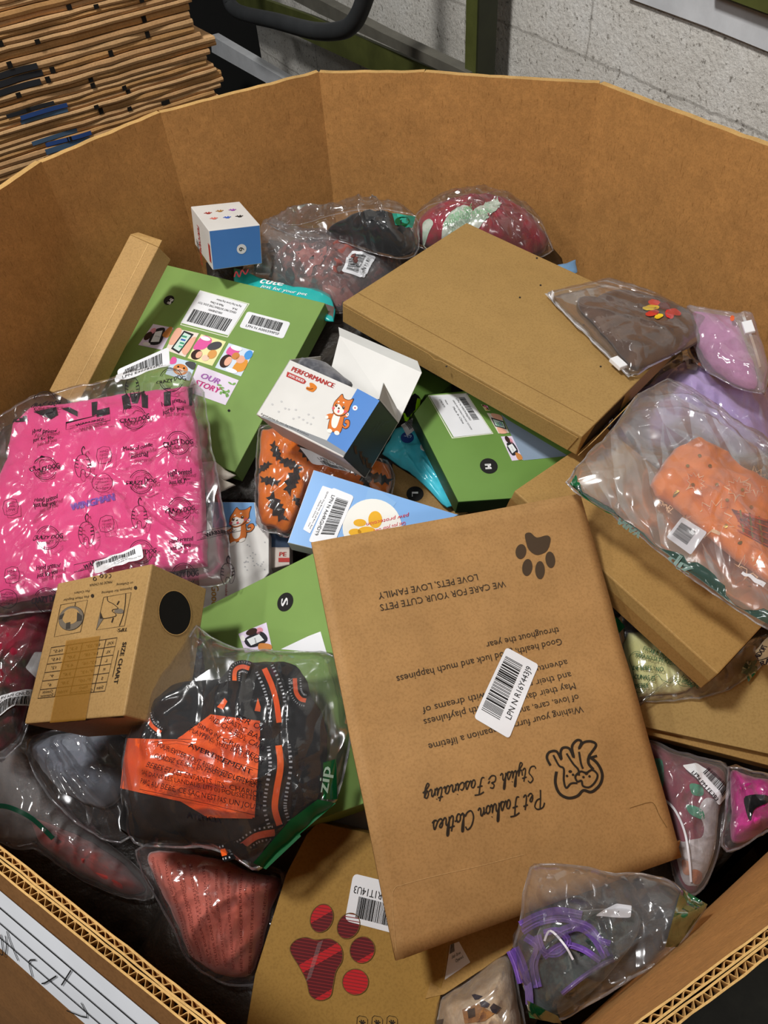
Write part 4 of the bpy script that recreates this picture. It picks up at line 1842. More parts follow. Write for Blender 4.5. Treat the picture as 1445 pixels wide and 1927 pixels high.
# ---- long kraft box under the zip bag
p = Pose([0.3199, 0.3615, 0.689, 0.7737, 0.6208, -0.1263, -0.5949, 0.7805, 0.1923, 0.2179, -0.0737, 0.9732, 0.18, 0.285, 0.0345])
LB = p
lb = boxthing('long_carton', 'long plain brown carton under the bag with the orange bandana', 'box', p, kraft('#ac8850', (0, 0, 0), .6, .05), .0016)
mb = MB()
ms = lambda x, y, e=0: p.O + p.B[1] * x - p.B[2] * y - p.B[0] * e
mb.poly(ms, [(.001, .017), (.285, .014), (.285, .034), (.001, .034)], kraft('#9c7440', (0, 0, 0), .6, .05), .0006)
mb.build('overlap_flap', lb)
mb = MB()
fr = p.face(1, 0)
mb.poly(lambda x, y, e=0: p.O + p.B[0] * x - p.B[2] * y - p.B[1] * e, [(.004, .003), (.12, .003), (.12, .03), (.006, .032)], ink('#2b1e11', .9), .0005)
mb.build('end_gap', lb)

# ---- lidded kraft box at the right edge
LO = plane(1203, 1368, .602, (.05, -.35, .93))
lo_ = thing('lidded_carton', 'flat brown lidded carton at the right edge below the yellow cloth bag', 'box', at(1330, 1380, .59))
mb = MB()
mb.prism(LO, [(1203, 1366), (1530, 1437), (1560, 1250), (1400, 1210), (1192, 1285)], .010, kraft('#a88a55', (0, 0, 0), .6, .05))
mb.build('lid', lo_)
LO2 = Fr(LO.at(0, 0, -.0103), LO.N)
mb = MB()
mb.prism(LO2, [(1205, 1379), (1530, 1462), (1556, 1260), (1404, 1214), (1196, 1292)], .026, kraft('#a5824c', (0, 0, 0), .6, .05))
mb.build('tray', lo_)

# ---- blue paw protection box
p = Pose([-0.0781, 0.6372, 0.7526, 0.9191, -0.3547, -0.1717, -0.394, -0.836, -0.3819, 0.0081, -0.4186, 0.9081, 0.1762, 0.0914, 0.04])
fr = p.top()
bl = thing('paw_protection_box', 'light blue paw protection box with two white labels, poking out from under the brown mailer', 'box', sum(p.c8(), Vector()) / 8 - Vector((0, 0, .03)))
mb = MB()
mb.prism(fr, [(590, 884), (863, 969), (760, 1010), (640, 1045), (541, 1021)], .036, LBLUE, card('#dfe4ea'))
mb.build('carton_body', bl)
mb = MB()
c_ = Vector(fr.uv(700, 992))
r_ = .034
mc = lambda x, y, e=0: fr.P(c_.x + x, c_.y + y, e)
mb.ell(mc, 0, 0, r_, r_, ink('#f3f1ea'), .0005, 0, 36)
for x, y, a, b, w_ in ((-.004, .002, .0, .0, 0),):
    pass
for (cx_, cy_), rx, ry in (((677, 984), 12, 7), ((668, 1002), 12, 7), ((706, 978), 13, 16), ((690, 1000), 17, 9)):
    mb.ell(fr, cx_, cy_, rx, ry, PAWY, .0008)
mb.build('paw_badge', bl)
mb = MB()
mb.T(fr, 'Get you your own', k_(1050, 1102), k_(875, 1148), 7, ink('#d8364a'), .001, .3)
mb.T(fr, 'paw protection', k_(1068, 1060), k_(835, 1112), 7, ink('#d8364a'), .001, .3)
mb.build('red_script', bl)
mb = MB()
mb.poly(fr, [k_(845, 925), k_(910, 935), k_(1000, 1000), k_(960, 1050), k_(818, 1030)], ink('#8fbbec', .25), .0003)
mb.build('clear_tape', bl)
sticker(bl, fr, k_(598, 908), k_(492, 1145), k_(530, 1168), k_(650, 925), [('Made in China', 30, 20, 70, 7), ('QUMY Dog Boots, 32 #3 Boo, Red', 8, 34, 92, 7), ('New', 80, 20, 90, 6)], None, 5, e=.0005, rnd=.03)
lpn(bl, fr, k_(650, 917), k_(520, 1215), k_(665, 1215), k_(770, 965), 'LPN N A64RGHDY9', 6, e=.0008)

# ---- white puppy box half under the pink bag, and the little dark box beside it
WP = plane(455, 1030, .62, (0, -.25, .97))
wp = thing('puppy_box', 'white and blue box with a cartoon dog, half under the pink shirt bag', 'box', at(450, 1030, .59))
mb = MB()
mb.prism(WP, [(395, 944), (480, 945), (506, 1000), (506, 1078), (470, 1120), (380, 1160), (370, 1050)], .05, WB)
mb.build('carton_body', wp)
mb = MB()
mb.poly(WP, [(395, 945), (478, 946), (483, 990), (400, 993)], card('#6fa3d8'), .0004)
mb.build('blue_panel', wp)
mb = MB()
m = Q(WP, (418, 1036), (482, 1010), (478, 950), (425, 958), 44, 60)
shiba(mb, m)
mb.build('puppy_drawing', wp)
mb = MB()
for i in range(22):
    r_ = random.Random(i)
    mb.ell(WP, r_.uniform(455, 500), r_.uniform(1020, 1075), 1.6, 1.3, ink('#b9b9bb'), .0004, 0, 8)
mb.build('grey_spots', wp)
mb = MB()
mb.T(WP, 'Good', (398, 1100), (398, 1140), 14, ink('#c99a4c'), .0006, .2, 1)
mb.build('side_print', wp)
mb = MB()
mb.T(WP, 'make', (424, 1100), (424, 1122), 5, ink('#a85050'), .0006)
mb.build('side_print', wp)
PE = plane(535, 1040, .60, (0, -.2, .98))
pe = thing('dark_box', 'small dark red lettered box in the gap beside the green S box', 'box', at(530, 1040, .57))
mb = MB()
mb.prism(PE, [(508, 1005), (545, 1005), (545, 1062), (508, 1070)], .03, card('#cbbfb6'))
mb.build('carton_body', pe)
mb = MB()
mb.poly(PE, [(508, 1005), (545, 1005), (545, 1030), (508, 1030)], card('#39516e'), .0004)
mb.T(PE, 'PE', (524, 1047), (538, 1047), 8, RED, .0006, 0, 1)
mb.poly(PE, [(524, 1050), (545, 1050), (545, 1058), (524, 1058)], RED, .0006)
mb.build('front_print', pe)

# ---- kraft L box in the middle
KL = plane(800, 930, .642, (0, -.2, .98))
kl = thing('kraft_pouch', 'brown kraft packet with a round L mark below the teal pouch', 'packet', at(800, 930, .63))
mb = MB()
mb.prism(KL, [(738, 872), (790, 905), (850, 950), (905, 955), (1000, 930), (1010, 975), (900, 990), (735, 935)], .018, kraft('#9f7d4c', (0, 0, 0), .65, .05))
mb.build('packet_body', kl)
roundel(kl, KL, n_(278, 858), 15, 'L', n_(258, 842), n_(258, 872), 12)
mb = MB()
mb.T(KL, 'Provi', n_(642, 905), n_(606, 992), 11, BLACK, .0006)
mb.build('side_print', kl)

# ---- kraft paw window box and the packet behind it
p = Pose([-0.12, 0.28, 0.629, 1, 0, 0, 0, 1, 0, 0, 0, 1, .17, .15, .02])
PB = plane(700, 1740, .58, (-.05, -.42, .90))
pb = thing('paw_window_box', 'brown box with a paw shaped window showing red plaid cloth', 'box', at(680, 1760, .54))
s_ = crop(440, 1500, 2.779)
mb = MB()
PBM = kraft('#a5803f', (0, 0, 0), .6, .05)
mb.prism(PB, [s_(440, 128), s_(710, 190), s_(1160, 330), s_(1110, 880), s_(1040, 1260), s_(60, 1230), s_(110, 930), s_(275, 400), s_(380, 195)], .022, PBM)
mb.build('carton_body', pb)
PLAID = ink('#c4262c', .5)
PLAID2 = ink('#5e1f24', .5)
shapes = [[p_[:2] for p_ in catmull([s_(*q) for q in ((295, 800), (320, 750), (375, 732), (430, 745), (505, 740), (560, 780), (568, 850), (535, 910), (520, 980), (505, 1040), (450, 1062), (400, 1035), (380, 960), (345, 890))], 5)]]
for cx_, cy_, rx, ry, ro in ((460, 632, 58, 76, .35), (600, 672, 56, 70, .5), (672, 798, 64, 70, .4), (636, 965, 68, 68, .4)):
    shapes.append([(s_(cx_ + rx * math.cos(a) * math.cos(ro) - ry * math.sin(a) * math.sin(ro), cy_ + rx * math.cos(a) * math.sin(ro) + ry * math.sin(a) * math.cos(ro))) for a in (2 * math.pi * i / 28 for i in range(28))])
for k, sh in enumerate(shapes):
    mb = MB()
    mb.poly(PB, sh, PLAID2, .0004)
    # plaid stripes clipped to the window
    cx_, cy_ = sum(a[0] for a in sh) / len(sh), sum(a[1] for a in sh) / len(sh)

    def clip(poly, nx, ny, c, keep):
        out = []
        for i in range(len(poly)):
            a, b = poly[i], poly[(i + 1) % len(poly)]
            da, db = (nx * a[0] + ny * a[1] - c) * keep, (nx * b[0] + ny * b[1] - c) * keep
            if da >= 0:
                out.append(a)
            if da * db < 0:
                t_ = da / (da - db)
                out.append((a[0] + (b[0] - a[0]) * t_, a[1] + (b[1] - a[1]) * t_))
        return out

    def strip_(nx, ny, c0, c1, mat, e):
        q = clip(clip(sh, nx, ny, c0, 1), nx, ny, c1, -1)
        if len(q) > 2:
            mb.poly(PB, q, mat, e)
    for off in ({0: [(-18, -2), (52, 90)], 1: [(-90, -2)], 2: [], 3: [(14, 60)], 4: [(-60, 60)]}[k]):
        strip_(.5, .866, .5 * cx_ + .866 * cy_ + off[0], .5 * cx_ + .866 * cy_ + off[1], PLAID, .0006)
    ys = min(a[1] for a in sh)
    while ys < max(a[1] for a in sh):
        strip_(-.17, .985, -.17 * cx_ + .985 * ys, -.17 * cx_ + .985 * ys + 1.6, ink('#8e2c2f', .5), .0008)
        ys += 6.5
    mb.stroke(PB, sh, 1.6, ink('#6d5228', .7), .001, True, 1)
    mb.build('window', pb, label='red plaid seen through a cut-out')
mb = MB()
mb.patch(PB, [s_(440, 760), s_(468, 745), s_(405, 940), s_(378, 962)], film((255, 255, 255), .1, .05, .3), .0016, 6)
mb.build('window_film', pb)
sticker(pb, PB, s_(1000, 490), s_(625, 398), s_(580, 645), s_(960, 745), [('LPN N R1T14U3', 24, 12, 96, 8)], (26, 22, 88, 44), 9, e=.0006)
mb = MB()
for k in range(3):
    x0 = 640 + k * 78
    m = Q(PB, s_(x0, 1230), s_(x0 + 58, 1240), s_(x0 + 60, 1150), s_(x0 + 6, 1140), 20, 30)
    mb.stroke(m, [(0, 0), (0, 26), (4, 30), (16, 30), (20, 26), (20, 0)], .9, INK, .0006, False, 1)
    minipaw(mb, m, 10, 18, 3.4, INK)
mb.build('symbol_print', pb)

KF = plane(910, 1800, .566, (.0, -.35, .93))
kf = thing('kraft_packet', 'flat brown packet with a white sticker under the mailer near the leopard fleece', 'packet', at(900, 1800, .53))
mb = MB()
mb.prism(KF, [(840, 1740), (985, 1700), (990, 1752), (960, 1790), (835, 1872), (800, 1880)], .012, kraft('#b08a4e', (0, 0, 0), .6, .05))
mb.build('packet_body', kf)
u_ = crop(780, 1700, 4.25)
sticker(kf, KF, u_(240, 612), u_(446, 470), u_(355, 305), u_(285, 330), [('Small - Brown', 25, 26, 80, 6), ('Opened', 45, 16, 85, 6)], (5, 36, 45, 50), 8, rnd=.02)
# white carton corner showing by the mailer
WC = plane(660, 1550, .585, (0, -.3, .95))
wc = thing('white_packet', 'corner of a white packet between the green S box and the brown mailer', 'packet', at(660, 1550, .57))
mb = MB()
mb.prism(WC, [(610, 1540), (672, 1518), (712, 1525), (705, 1575), (640, 1560)], .006, WB)
mb.build('packet_body', wc)

# ================================================================ soft goods
CLEAR = film((250, 250, 252), .03, .17, 1.3)
CLEAR2 = film((246, 246, 248), .10, .17, 1.1, ws=12.0)
MILKY = film((238, 236, 238), .26, .16, .35, .95)
SHINY = film((252, 252, 252), .02, .21, 1.6, .98, ws=13.0)
GSEAL = film((60, 130, 80), .72, .14, .5, .9, (16, 92, 52), 20)
EDGE = film((250, 250, 252), .28, .12, .3)
GSEAL2 = ink('#0e5a31', .3)
GREENT = ink('#2f5a3c', .6)


def pack(name, label, cat, fr, outline, Hh, filmmat, wr=.004, seed=0, freq=20, sm=4, part='plastic_bag', **kw):
    """a clear pack: empty at its base, film as a part; returns (root, film pillow)"""
    pl_ = Pillow(fr, outline, Hh, wr, seed, freq, sm=sm, **kw)
    loc = pl_.base.at(pl_.c.x, pl_.c.y, -Hh * .25)
    r_ = thing(name, label, cat, loc)
    pl_.obj = pl_.mesh(filmmat).build(part, r_, True)
    if part == 'plastic_bag':
        # welded edge of the bag, a bright line
        mb = MB()
        o_ = pl_.o[::2]
        nn = len(o_)
        vs, fs = [], []
        for p_ in o_:
            d_ = (pl_.c - p_).normalized()
            vs += [pl_.base.at(p_.x, p_.y, .0006), pl_.base.at(p_.x + d_.x * .0011, p_.y + d_.y * .0011, .0018), pl_.base.at(p_.x + d_.x * .0024, p_.y + d_.y * .0024, .0006)]
        for i in range(nn):
            j = (i + 1) % nn
            for q in (0, 1):
                fs.append((3 * i + q, 3 * i + q + 1, 3 * j + q + 1, 3 * j + q))
        mb.add(vs, fs, EDGE)
        mb.build('welded_edge', pl_.obj, True)
    return r_, pl_


def filling(root, name, fr, outline, Hh, mat, wr=.004, seed=1, freq=26, label=None, ud=.15, **kw):
    pl_ = Pillow(fr, outline, Hh, wr, seed, freq, **kw)
    pl_.obj = pl_.mesh(mat, 20, True, ud).build(name, root, True, label=label)
    return pl_


# ---- the big brown mailer
EN = plane(923, 1342, .705, (.28, -.44, .86))


def env_h(u, v):
    return .0035 + .004 * noise.noise((u * 5, v * 5, 1.7)) + .0022 * noise.noise((u * 14, v * 9, 4.1)) - .003 * math.exp(-((v - .02 - u * .25) / .03) ** 2)


EN = Fr(EN.O, EN.N, EN.U, env_h)
KENV = kraft('#b08654', (0, 0, 0), .62, .09)
en = thing('kraft_mailer', 'large brown paper mailer with printed wishes and a white barcode label atop the pile', 'mailer', EN.at(0, 0, -.003))
mb = MB()


def sheet_solid(mb, fr, quad, th, mat, n=26, jag=None):
    p = [Vector(fr.uv0(*q)) for q in quad]
    vs, fs = [], []
    for h in (0, -th):
        for j in range(n + 1):
            for i in range(n + 1):
                a, b = i / n, j / n
                q = p[0] * (1 - a) * (1 - b) + p[1] * a * (1 - b) + p[2] * a * b + p[3] * (1 - a) * b
                vs.append(fr.P(q.x, q.y, h))
    w = n + 1
    t_ = w * w
    for j in range(n):
        for i in range(n):
            k = j * w + i
            fs += [(k, k + w, k + w + 1, k + 1), (t_ + k, t_ + k + 1, t_ + k + w + 1, t_ + k + w)]
    for i in range(n):
        for a, b in ((i, i + 1), (n * w + i + 1, n * w + i), ((i + 1) * w, i * w), (i * w + n, (i + 1) * w + n)):
            fs.append((a, b, t_ + b, t_ + a))
    mb.add(vs, fs, mat)


sheet_solid(mb, EN, [(585, 1022), (1089, 930), (1278, 1612), (743, 1806)], .003, KENV)
mb.build('paper', en, True)
e5 = crop(620, 1200, 2.064)
e4 = crop(580, 920, 2.007)
e8 = crop(900, 1380, 2.651)
EB = ink('#3b2f24', .65)
EB2 = ink('#2b231b', .65)
for i, (tx, p0, p1, hh) in enumerate([
        ('WE CARE FOR YOUR CUTE PETS', (949, 1093), (713, 1138), 12), ('LOVE PETS, LOVE FAMILY', (898, 1080), (710, 1116), 12),
        ('throughout the year', (1050, 1180), (913, 1209), 12), ('Good health, good luck and much happiness', (1056, 1201), (744, 1273), 12.5),
        ('adventures', (1066, 1241), (985, 1260), 12), ('and their nights filled with dreams of', (1073, 1264), (794, 1331), 12.5),
        ('May their days be filled with playfulness', (1081, 1284), (795, 1354), 12.5), ('of love, care, and happiness,', (1087, 1306), (897, 1352), 12.5),
        ('Wishing your furry companion a lifetime', (1095, 1328), (804, 1400), 12.5)]):
    mb = MB()
    mb.T(EN, tx, p0, p1, hh, EB, .0006)
    mb.build('printed_line', en)
# script lettering drawn as pen strokes (x to the right, y up, cap height 1)
PEN = {
    'P': (.75, [[(.25, -.05), (.3, .5), (.38, 1)], [(.05, .75), (.2, 1.0), (.55, 1.02), (.72, .8), (.55, .5), (.3, .45)]]),
    'S': (.62, [[(.6, .85), (.45, 1.02), (.25, .85), (.35, .6), (.5, .35), (.35, .02), (.1, .02), (.02, .2)]]),
    'F': (.62, [[(.12, .9), (.4, 1.0), (.75, .98)], [(.45, .98), (.35, .4), (.22, .0), (.05, .02)], [(.2, .5), (.55, .52)]]),
    'C': (.62, [[(.62, .8), (.5, 1.0), (.25, .85), (.08, .4), (.2, .02), (.45, .05), (.6, .25)]]),
    'e': (.36, [[(.02, .12), (.2, .28), (.26, .42), (.16, .48), (.06, .28), (.12, .02), (.26, .02), (.38, .14)]]),
    't': (.3, [[(.28, .85), (.16, .4), (.12, .08), (.2, .0), (.32, .12)], [(.06, .6), (.38, .62)]]),
    'a': (.42, [[(.32, .42), (.18, .48), (.06, .25), (.1, .02), (.22, .05), (.33, .4), (.3, .1), (.36, .02), (.44, .12)]]),
    's': (.32, [[(.0, .1), (.2, .5), (.26, .25), (.2, .03), (.06, .03), (.2, .0), (.34, .12)]]),
    'h': (.42, [[(.02, .1), (.2, .6), (.26, 1.0), (.16, .95), (.08, .3), (.06, 0)], [(.08, .25), (.2, .46), (.28, .38), (.26, .08), (.34, 0), (.44, .12)]]),
    'i': (.2, [[(.02, .12), (.12, .46), (.08, .1), (.14, .0), (.22, .12)], [(.15, .66), (.17, .7)]]),
    'o': (.38, [[(.22, .46), (.08, .34), (.06, .08), (.18, .0), (.3, .2), (.24, .46), (.28, .34), (.42, .36)]]),
    'n': (.42, [[(.06, .44), (.06, .0)], [(.06, .2), (.2, .46), (.28, .38), (.26, .08), (.34, 0), (.44, .12)]]),
    'l': (.22, [[(.0, .1), (.18, .6), (.24, 1.0), (.14, .95), (.08, .3), (.1, .02), (.24, .12)]]),
    'y': (.4, [[(.06, .44), (.08, .12), (.2, .08), (.32, .44)], [(.32, .44), (.26, -.1), (.14, -.42), (.02, -.3), (.2, -.05), (.42, .12)]]),
    'g': (.4, [[(.3, .42), (.16, .48), (.06, .25), (.14, .04), (.3, .4)], [(.32, .44), (.26, -.1), (.12, -.42), (.02, -.3), (.2, -.05), (.42, .12)]]),
    'c': (.34, [[(.3, .38), (.2, .48), (.06, .28), (.1, .02), (.24, .02), (.36, .12)]]),
    '&': (.55, [[(.5, .72), (.3, .8), (.22, .6), (.38, .45), (.15, .4), (.1, .1), (.35, .0), (.58, .2)], [(.5, .3), (.62, .45)]]),
    ' ': (.25, [])}


def pen(mb, fr, txt, p0, p1, hpx, mat, w):
    a, b = Vector(fr.uv(*p0)), Vector(fr.uv(*p1))
    L = (b - a).length
    d = (b - a) / L
    u = Vector((-d.y, d.x))
    k = fr.mm(*p0) * hpx
    adv = sum(PEN[c][0] for c in txt)
    kx = L / adv
    x = 0

    def m(px_, py_, e=0):
        q = a + d * px_ + u * py_
        return fr.P(q.x, q.y, e)
    for c in txt:
        for s_ in PEN[c][1]:
            mb.stroke(m, [((x + sx + .16 * sy) * kx, sy * k) for sx, sy in s_], w * k, mat, .0007, False, 5)
        x += PEN[c][0]


mb = MB()
pen(mb, EN, 'Pet Fashion Clothes', e5(832, 590), e5(398, 712), 29, EB2, .09)
mb.build('script_line', en)
mb = MB()
pen(mb, EN, 'Stylish & Fascinating', e5(800, 497), e5(362, 596), 26, EB2, .09)
mb.build('script_line', en)
mb = MB()
paw(mb, PX(EN), [e4(*q) for q in ((818, 172), (838, 166), (862, 184), (900, 176), (914, 190), (903, 230), (878, 247), (855, 248), (832, 230), (822, 204))],
    [(*e4(802, 237), 10, 14, .15), (*e4(826, 297), 9.5, 16, .12), (*e4(874, 307), 9, 17, .0), (*e4(913, 268), 9, 15.5, -.12)], ink('#4a3a2a', .65))
mb.build('paw_print', en)
mb = MB()
LW = 4.6
mb.stroke(EN, [e8(*q) for q in ((590, 112), (548, 118), (585, 60), (560, 40), (522, 46), (500, 76), (512, 42), (490, 34), (465, 66), (474, 120), (452, 76), (420, 72), (408, 96), (412, 130), (388, 90), (352, 94), (340, 122), (358, 160))], LW, EB2, .0007)
mb.stroke(EN, [e8(*q) for q in ((388, 190), (382, 245), (402, 298), (446, 322), (492, 312), (522, 284), (562, 292), (604, 256), (616, 204), (592, 150), (552, 120), (548, 150), (572, 180))], LW * 1.15, EB2, .0007)
mb.stroke(EN, [e8(*q) for q in ((372, 108), (400, 160), (424, 176), (424, 232), (436, 272), (460, 250), (492, 248))], LW * .8, EB2, .0007)
mb.stroke(EN, [e8(*q) for q in ((438, 100), (470, 150), (496, 180), (500, 210))], LW * .8, EB2, .0007)
mb.stroke(EN, [e8(*q) for q in ((500, 92), (510, 150), (520, 176))], LW * .8, EB2, .0007)
mb.stroke(EN, [e8(*q) for q in ((508, 190), (482, 214), (492, 240), (512, 236), (520, 262), (552, 268), (582, 240), (592, 206), (566, 182), (536, 196))], LW * .8, EB2, .0007, True)
for x, y in ((440, 212), (470, 206), (522, 218), (552, 214)):
    mb.ell(EN, *e8(x, y), 2.3, 2.3, EB2, .0008)
mb.ell(EN, *e8(456, 190), 3.4, 2.6, EB2, .0008)
mb.ell(EN, *e8(536, 200), 3.4, 2.6, EB2, .0008)
mb.build('pet_logo', en)
sticker(en, EN, (957, 1390), (1013, 1251), (952, 1218), (891, 1351), [('LPN N R16Y443J9', 20, 7, 92, 8)], (14, 20, 90, 46), 31, e=.0006, rnd=.04)
CREASE = kraft('#caa06a', (0, 0, 0), .7, .05)
mb = MB()
mb.stroke(EN, [(745, 1790), (738, 1700), (742, 1672), (760, 1664), (820, 1648), (900, 1630), (985, 1608)], 1.2, CREASE, .0004)
mb.build('crease', en)
mb = MB()
mb.stroke(EN, [e5(x, y) for x, y in ((1165, 662), (1240, 640), (1262, 650), (1280, 690), (1310, 738))], 1.3, kraft('#7d5a30'), .0004)
mb.build('tuck_slit', en)
mb = MB()
sheet_solid(mb, Fr(EN.O - EN.N * .0045, EN.N, EN.U, env_h), [(745, 1780), (1276, 1580), (1268, 1612), (756, 1802)], .002, kraft('#c09560', (0, 0, 0), .7, .05), 10)
mb.build('back_flap', en, True)

# ---- pink shirt in its printed bag
PK = plane(200, 935, .716, (.05, -.17, .98))
r7 = crop(0, 680, 3.01)
pk, pf = pack('bagged_shirt', 'bright pink folded shirt in a shiny clear bag printed with dog shop stamps', 'shirt', PK,
              [(-42, 850), (-5, 785), (60, 748), (178, 722), (250, 700), (312, 690), (358, 700), (384, 740), (402, 850), (425, 980), (440, 1082), (428, 1100), (380, 1106), (200, 1140), (0, 1160), (-42, 1150)], .022, SHINY, .0055, 3, 26, 1, p=6, q=.6)
gp = filling(pk, 'shirt', PK, [(24, 800), (60, 768), (130, 762), (240, 742), (357, 729), (372, 790), (384, 900), (391, 1066), (300, 1080), (150, 1108), (2, 1142), (-30, 1140), (-28, 960), (10, 870)], .016, cloth('#e8508f', '#dd3f82', 6, 700, .8, .3, .7), .002, 4, 12, sm=1, p=9, q=.5)
fg = gp.fr
BLK = ink('#231a20', .8)
for s_ in ([(928, 155), (968, 150), (965, 250), (930, 255)], [(1070, 152), (1092, 150), (1090, 252), (1072, 252)], [(690, 200), (730, 185), (745, 265), (700, 275)], [(800, 180), (838, 172), (838, 268), (805, 262)], [(738, 190), (800, 180), (780, 240), (750, 240)], [(520, 235), (552, 230), (548, 300), (522, 312)], [(548, 280), (620, 262), (622, 300), (548, 318)], [(350, 270), (392, 262), (440, 285), (440, 315), (360, 320)], [(190, 288), (320, 262), (330, 305), (290, 330), (200, 320)], [(80, 330), (150, 310), (160, 340), (70, 350)]):
    mb = MB()
    mb.patch(PX(fg), [r7(*q) for q in s_], BLK, .0009, 4)
    mb.build('shirt_letter', gp.obj)
mb = MB()
mb.T(fg, 'WINGMAN', r7(400, 850), r7(650, 790), 14, ink('#7a4fb5', .7), .001, 0, 2)
mb.build('shirt_motif', gp.obj)
ff = pf.fr


def stamp(cx, cy, r=22, tilt=-8):
    mb = MB()
    c, s_ = math.cos(math.radians(tilt)), math.sin(math.radians(tilt))
    cx, cy = r7(cx, cy)
    for rr_, w in ((r, 1.2), (r * .86, .7)):
        for a0, a1 in ((200, 340), (20, 160)):
            mb.stroke(ff, [(cx + rr_ * math.cos(math.radians(a)), cy + rr_ * math.sin(math.radians(a))) for a in range(a0, a1 + 1, 14)], w, BLK, .0007, False, 1)
    w = r * 1.3
    mb.T(ff, 'CRAZY DOG', (cx - w * c, cy - w * s_ + 5), (cx + w * c, cy + w * s_ + 5), 8.5, BLK, .0007, .15, .9)
    mb.T(ff, 'TSHIRTS', (cx - 8 * c, cy - 8 * s_ + 11), (cx + 8 * c, cy + 8 * s_ + 11), 3, BLK, .0007)
    mb.build('film_stamp', pf.obj)


for x, y in ((760, 320), (1010, 465), (255, 605), (800, 685), (1018, 838), (272, 1000), (800, 1080), (970, 108), (255, 240), (262, 1350), (1040, 1210)):
    stamp(x, y)
for x, y in ((985, 255), (1020, 650), (250, 415), (260, 790), (272, 1180), (1025, 1030)):
    mb = MB()
    a = r7(x - 68, y + 6)
    b = r7(x + 68, y - 14)
    mb.T(ff, 'Hand printed', a, b, 8, BLK, .0007, .1, .5)
    mb.T(ff, 'just for you', (a[0] + 2, a[1] + 13), (b[0] - 4, b[1] + 12), 8, BLK, .0007, .1, .5)
    mb.build('film_lettering', pf.obj)
mb = MB()
mb.T(ff, 'Made of cuddle', r7(700, 515), r7(865, 485), 8, BLK, .0007, .1, .5)
mb.T(ff, 'material', r7(740, 555), r7(838, 540), 8, BLK, .0007, .1, .5)
mb.build('film_lettering', pf.obj)
for x, y in ((500, 355), (545, 1160), (1240, 980)):
    mb = MB()
    a, b = r7(x - 125, y + 30), r7(x + 125, y - 25)
    mb.T(ff, 'WARNING!', (a[0] + 18, a[1] - 4), (b[0] - 12, b[1] + 2), 7, BLK, .0007, 0, .8)
    mb.stroke(ff, [(a[0], a[1] + 2), (a[0], a[1] - 12), (b[0], b[1] - 12), (b[0], b[1] + 2)], 1, BLK, .0007, True, 1)
    mb.T(ff, 'KEEP AWAY FROM CHILDREN', (a[0] + 8, a[1] + 1), (b[0] - 8, b[1] + 1), 2.6, BLK, .0007)
    mb.build('film_warning', pf.obj)
for x, y, s_ in ((470, 580, 1), (490, 960, 1), (790, 870, 1), (1290, 1190, .9), (750, 140, .9)):
    mb = MB()
    o_ = lambda a, b: r7(x + a * s_, y + b * s_)
    mb.stroke(ff, [o_(*q) for q in ((-30, 70), (-45, 20), (-30, -35), (0, -50), (30, -35), (45, 20), (32, 70), (15, 74), (10, 40), (-10, 40), (-14, 74))], 1.1, BLK, .0007, True)
    mb.stroke(ff, [o_(*q) for q in ((0, -50), (-6, -75), (4, -95), (12, -80))], 2.0, BLK, .0007)
    for d_ in (-20, 0, 20):
        mb.stroke(ff, [o_(-42, d_), o_(-24, d_ + 6)], 1.8, BLK, .0007, False, 1)
        mb.stroke(ff, [o_(42, d_), o_(24, d_ + 6)], 1.8, BLK, .0007, False, 1)
    mb.build('cat_drawing', pf.obj)
for x, y in ((590, 530), (62, 825), (605, 920), (70, 1210)):
    mb = MB()
    mb.stroke(ff, [r7(x - 36, y - 30), r7(x + 30, y - 42), r7(x + 38, y + 36), r7(x - 34, y + 46)], 1, BLK, .0007, True, 2)
    for k in range(3):
        mb.T(ff, ('MIND', 'YOUR CUDDLE', 'LOVE')[k], r7(x - 26, y - 8 + k * 18), r7(x + 26, y - 15 + k * 18), 3.6, BLK, .0007)
    mb.build('film_note', pf.obj)
for x, y in ((580, 690), (40, 1345)):
    mb = MB()
    mb.stroke(ff, [r7(x + 58 * math.cos(a), y + 52 * math.sin(a)) for a in (2 * math.pi * i / 14 for i in range(14))], 1, BLK, .0007, True)
    for k, tx in enumerate(('I enjoy long', 'romantic', 'walks to your', 'fridge')):
        mb.T(ff, tx, r7(x - 38, y - 18 + k * 18), r7(x + 36, y - 24 + k * 18), 3.4, BLK, .0007)
    mb.build('film_note', pf.obj)
lpn(pk, ff, (218, 724), (319, 692), (318, 654), (221, 697), 'LPN E307852HS', 14, curved=True, e=.0010)
sticker(pk, ff, r7(540, 1205), r7(815, 1120), r7(800, 1035), r7(530, 1148), [('WGM-PNK-M Womens Tee', 40, 10, 96, 4), ('X002 HN21', 40, 17, 70, 4)], (6, 24, 86, 42), 15, curved=True, e=.001)

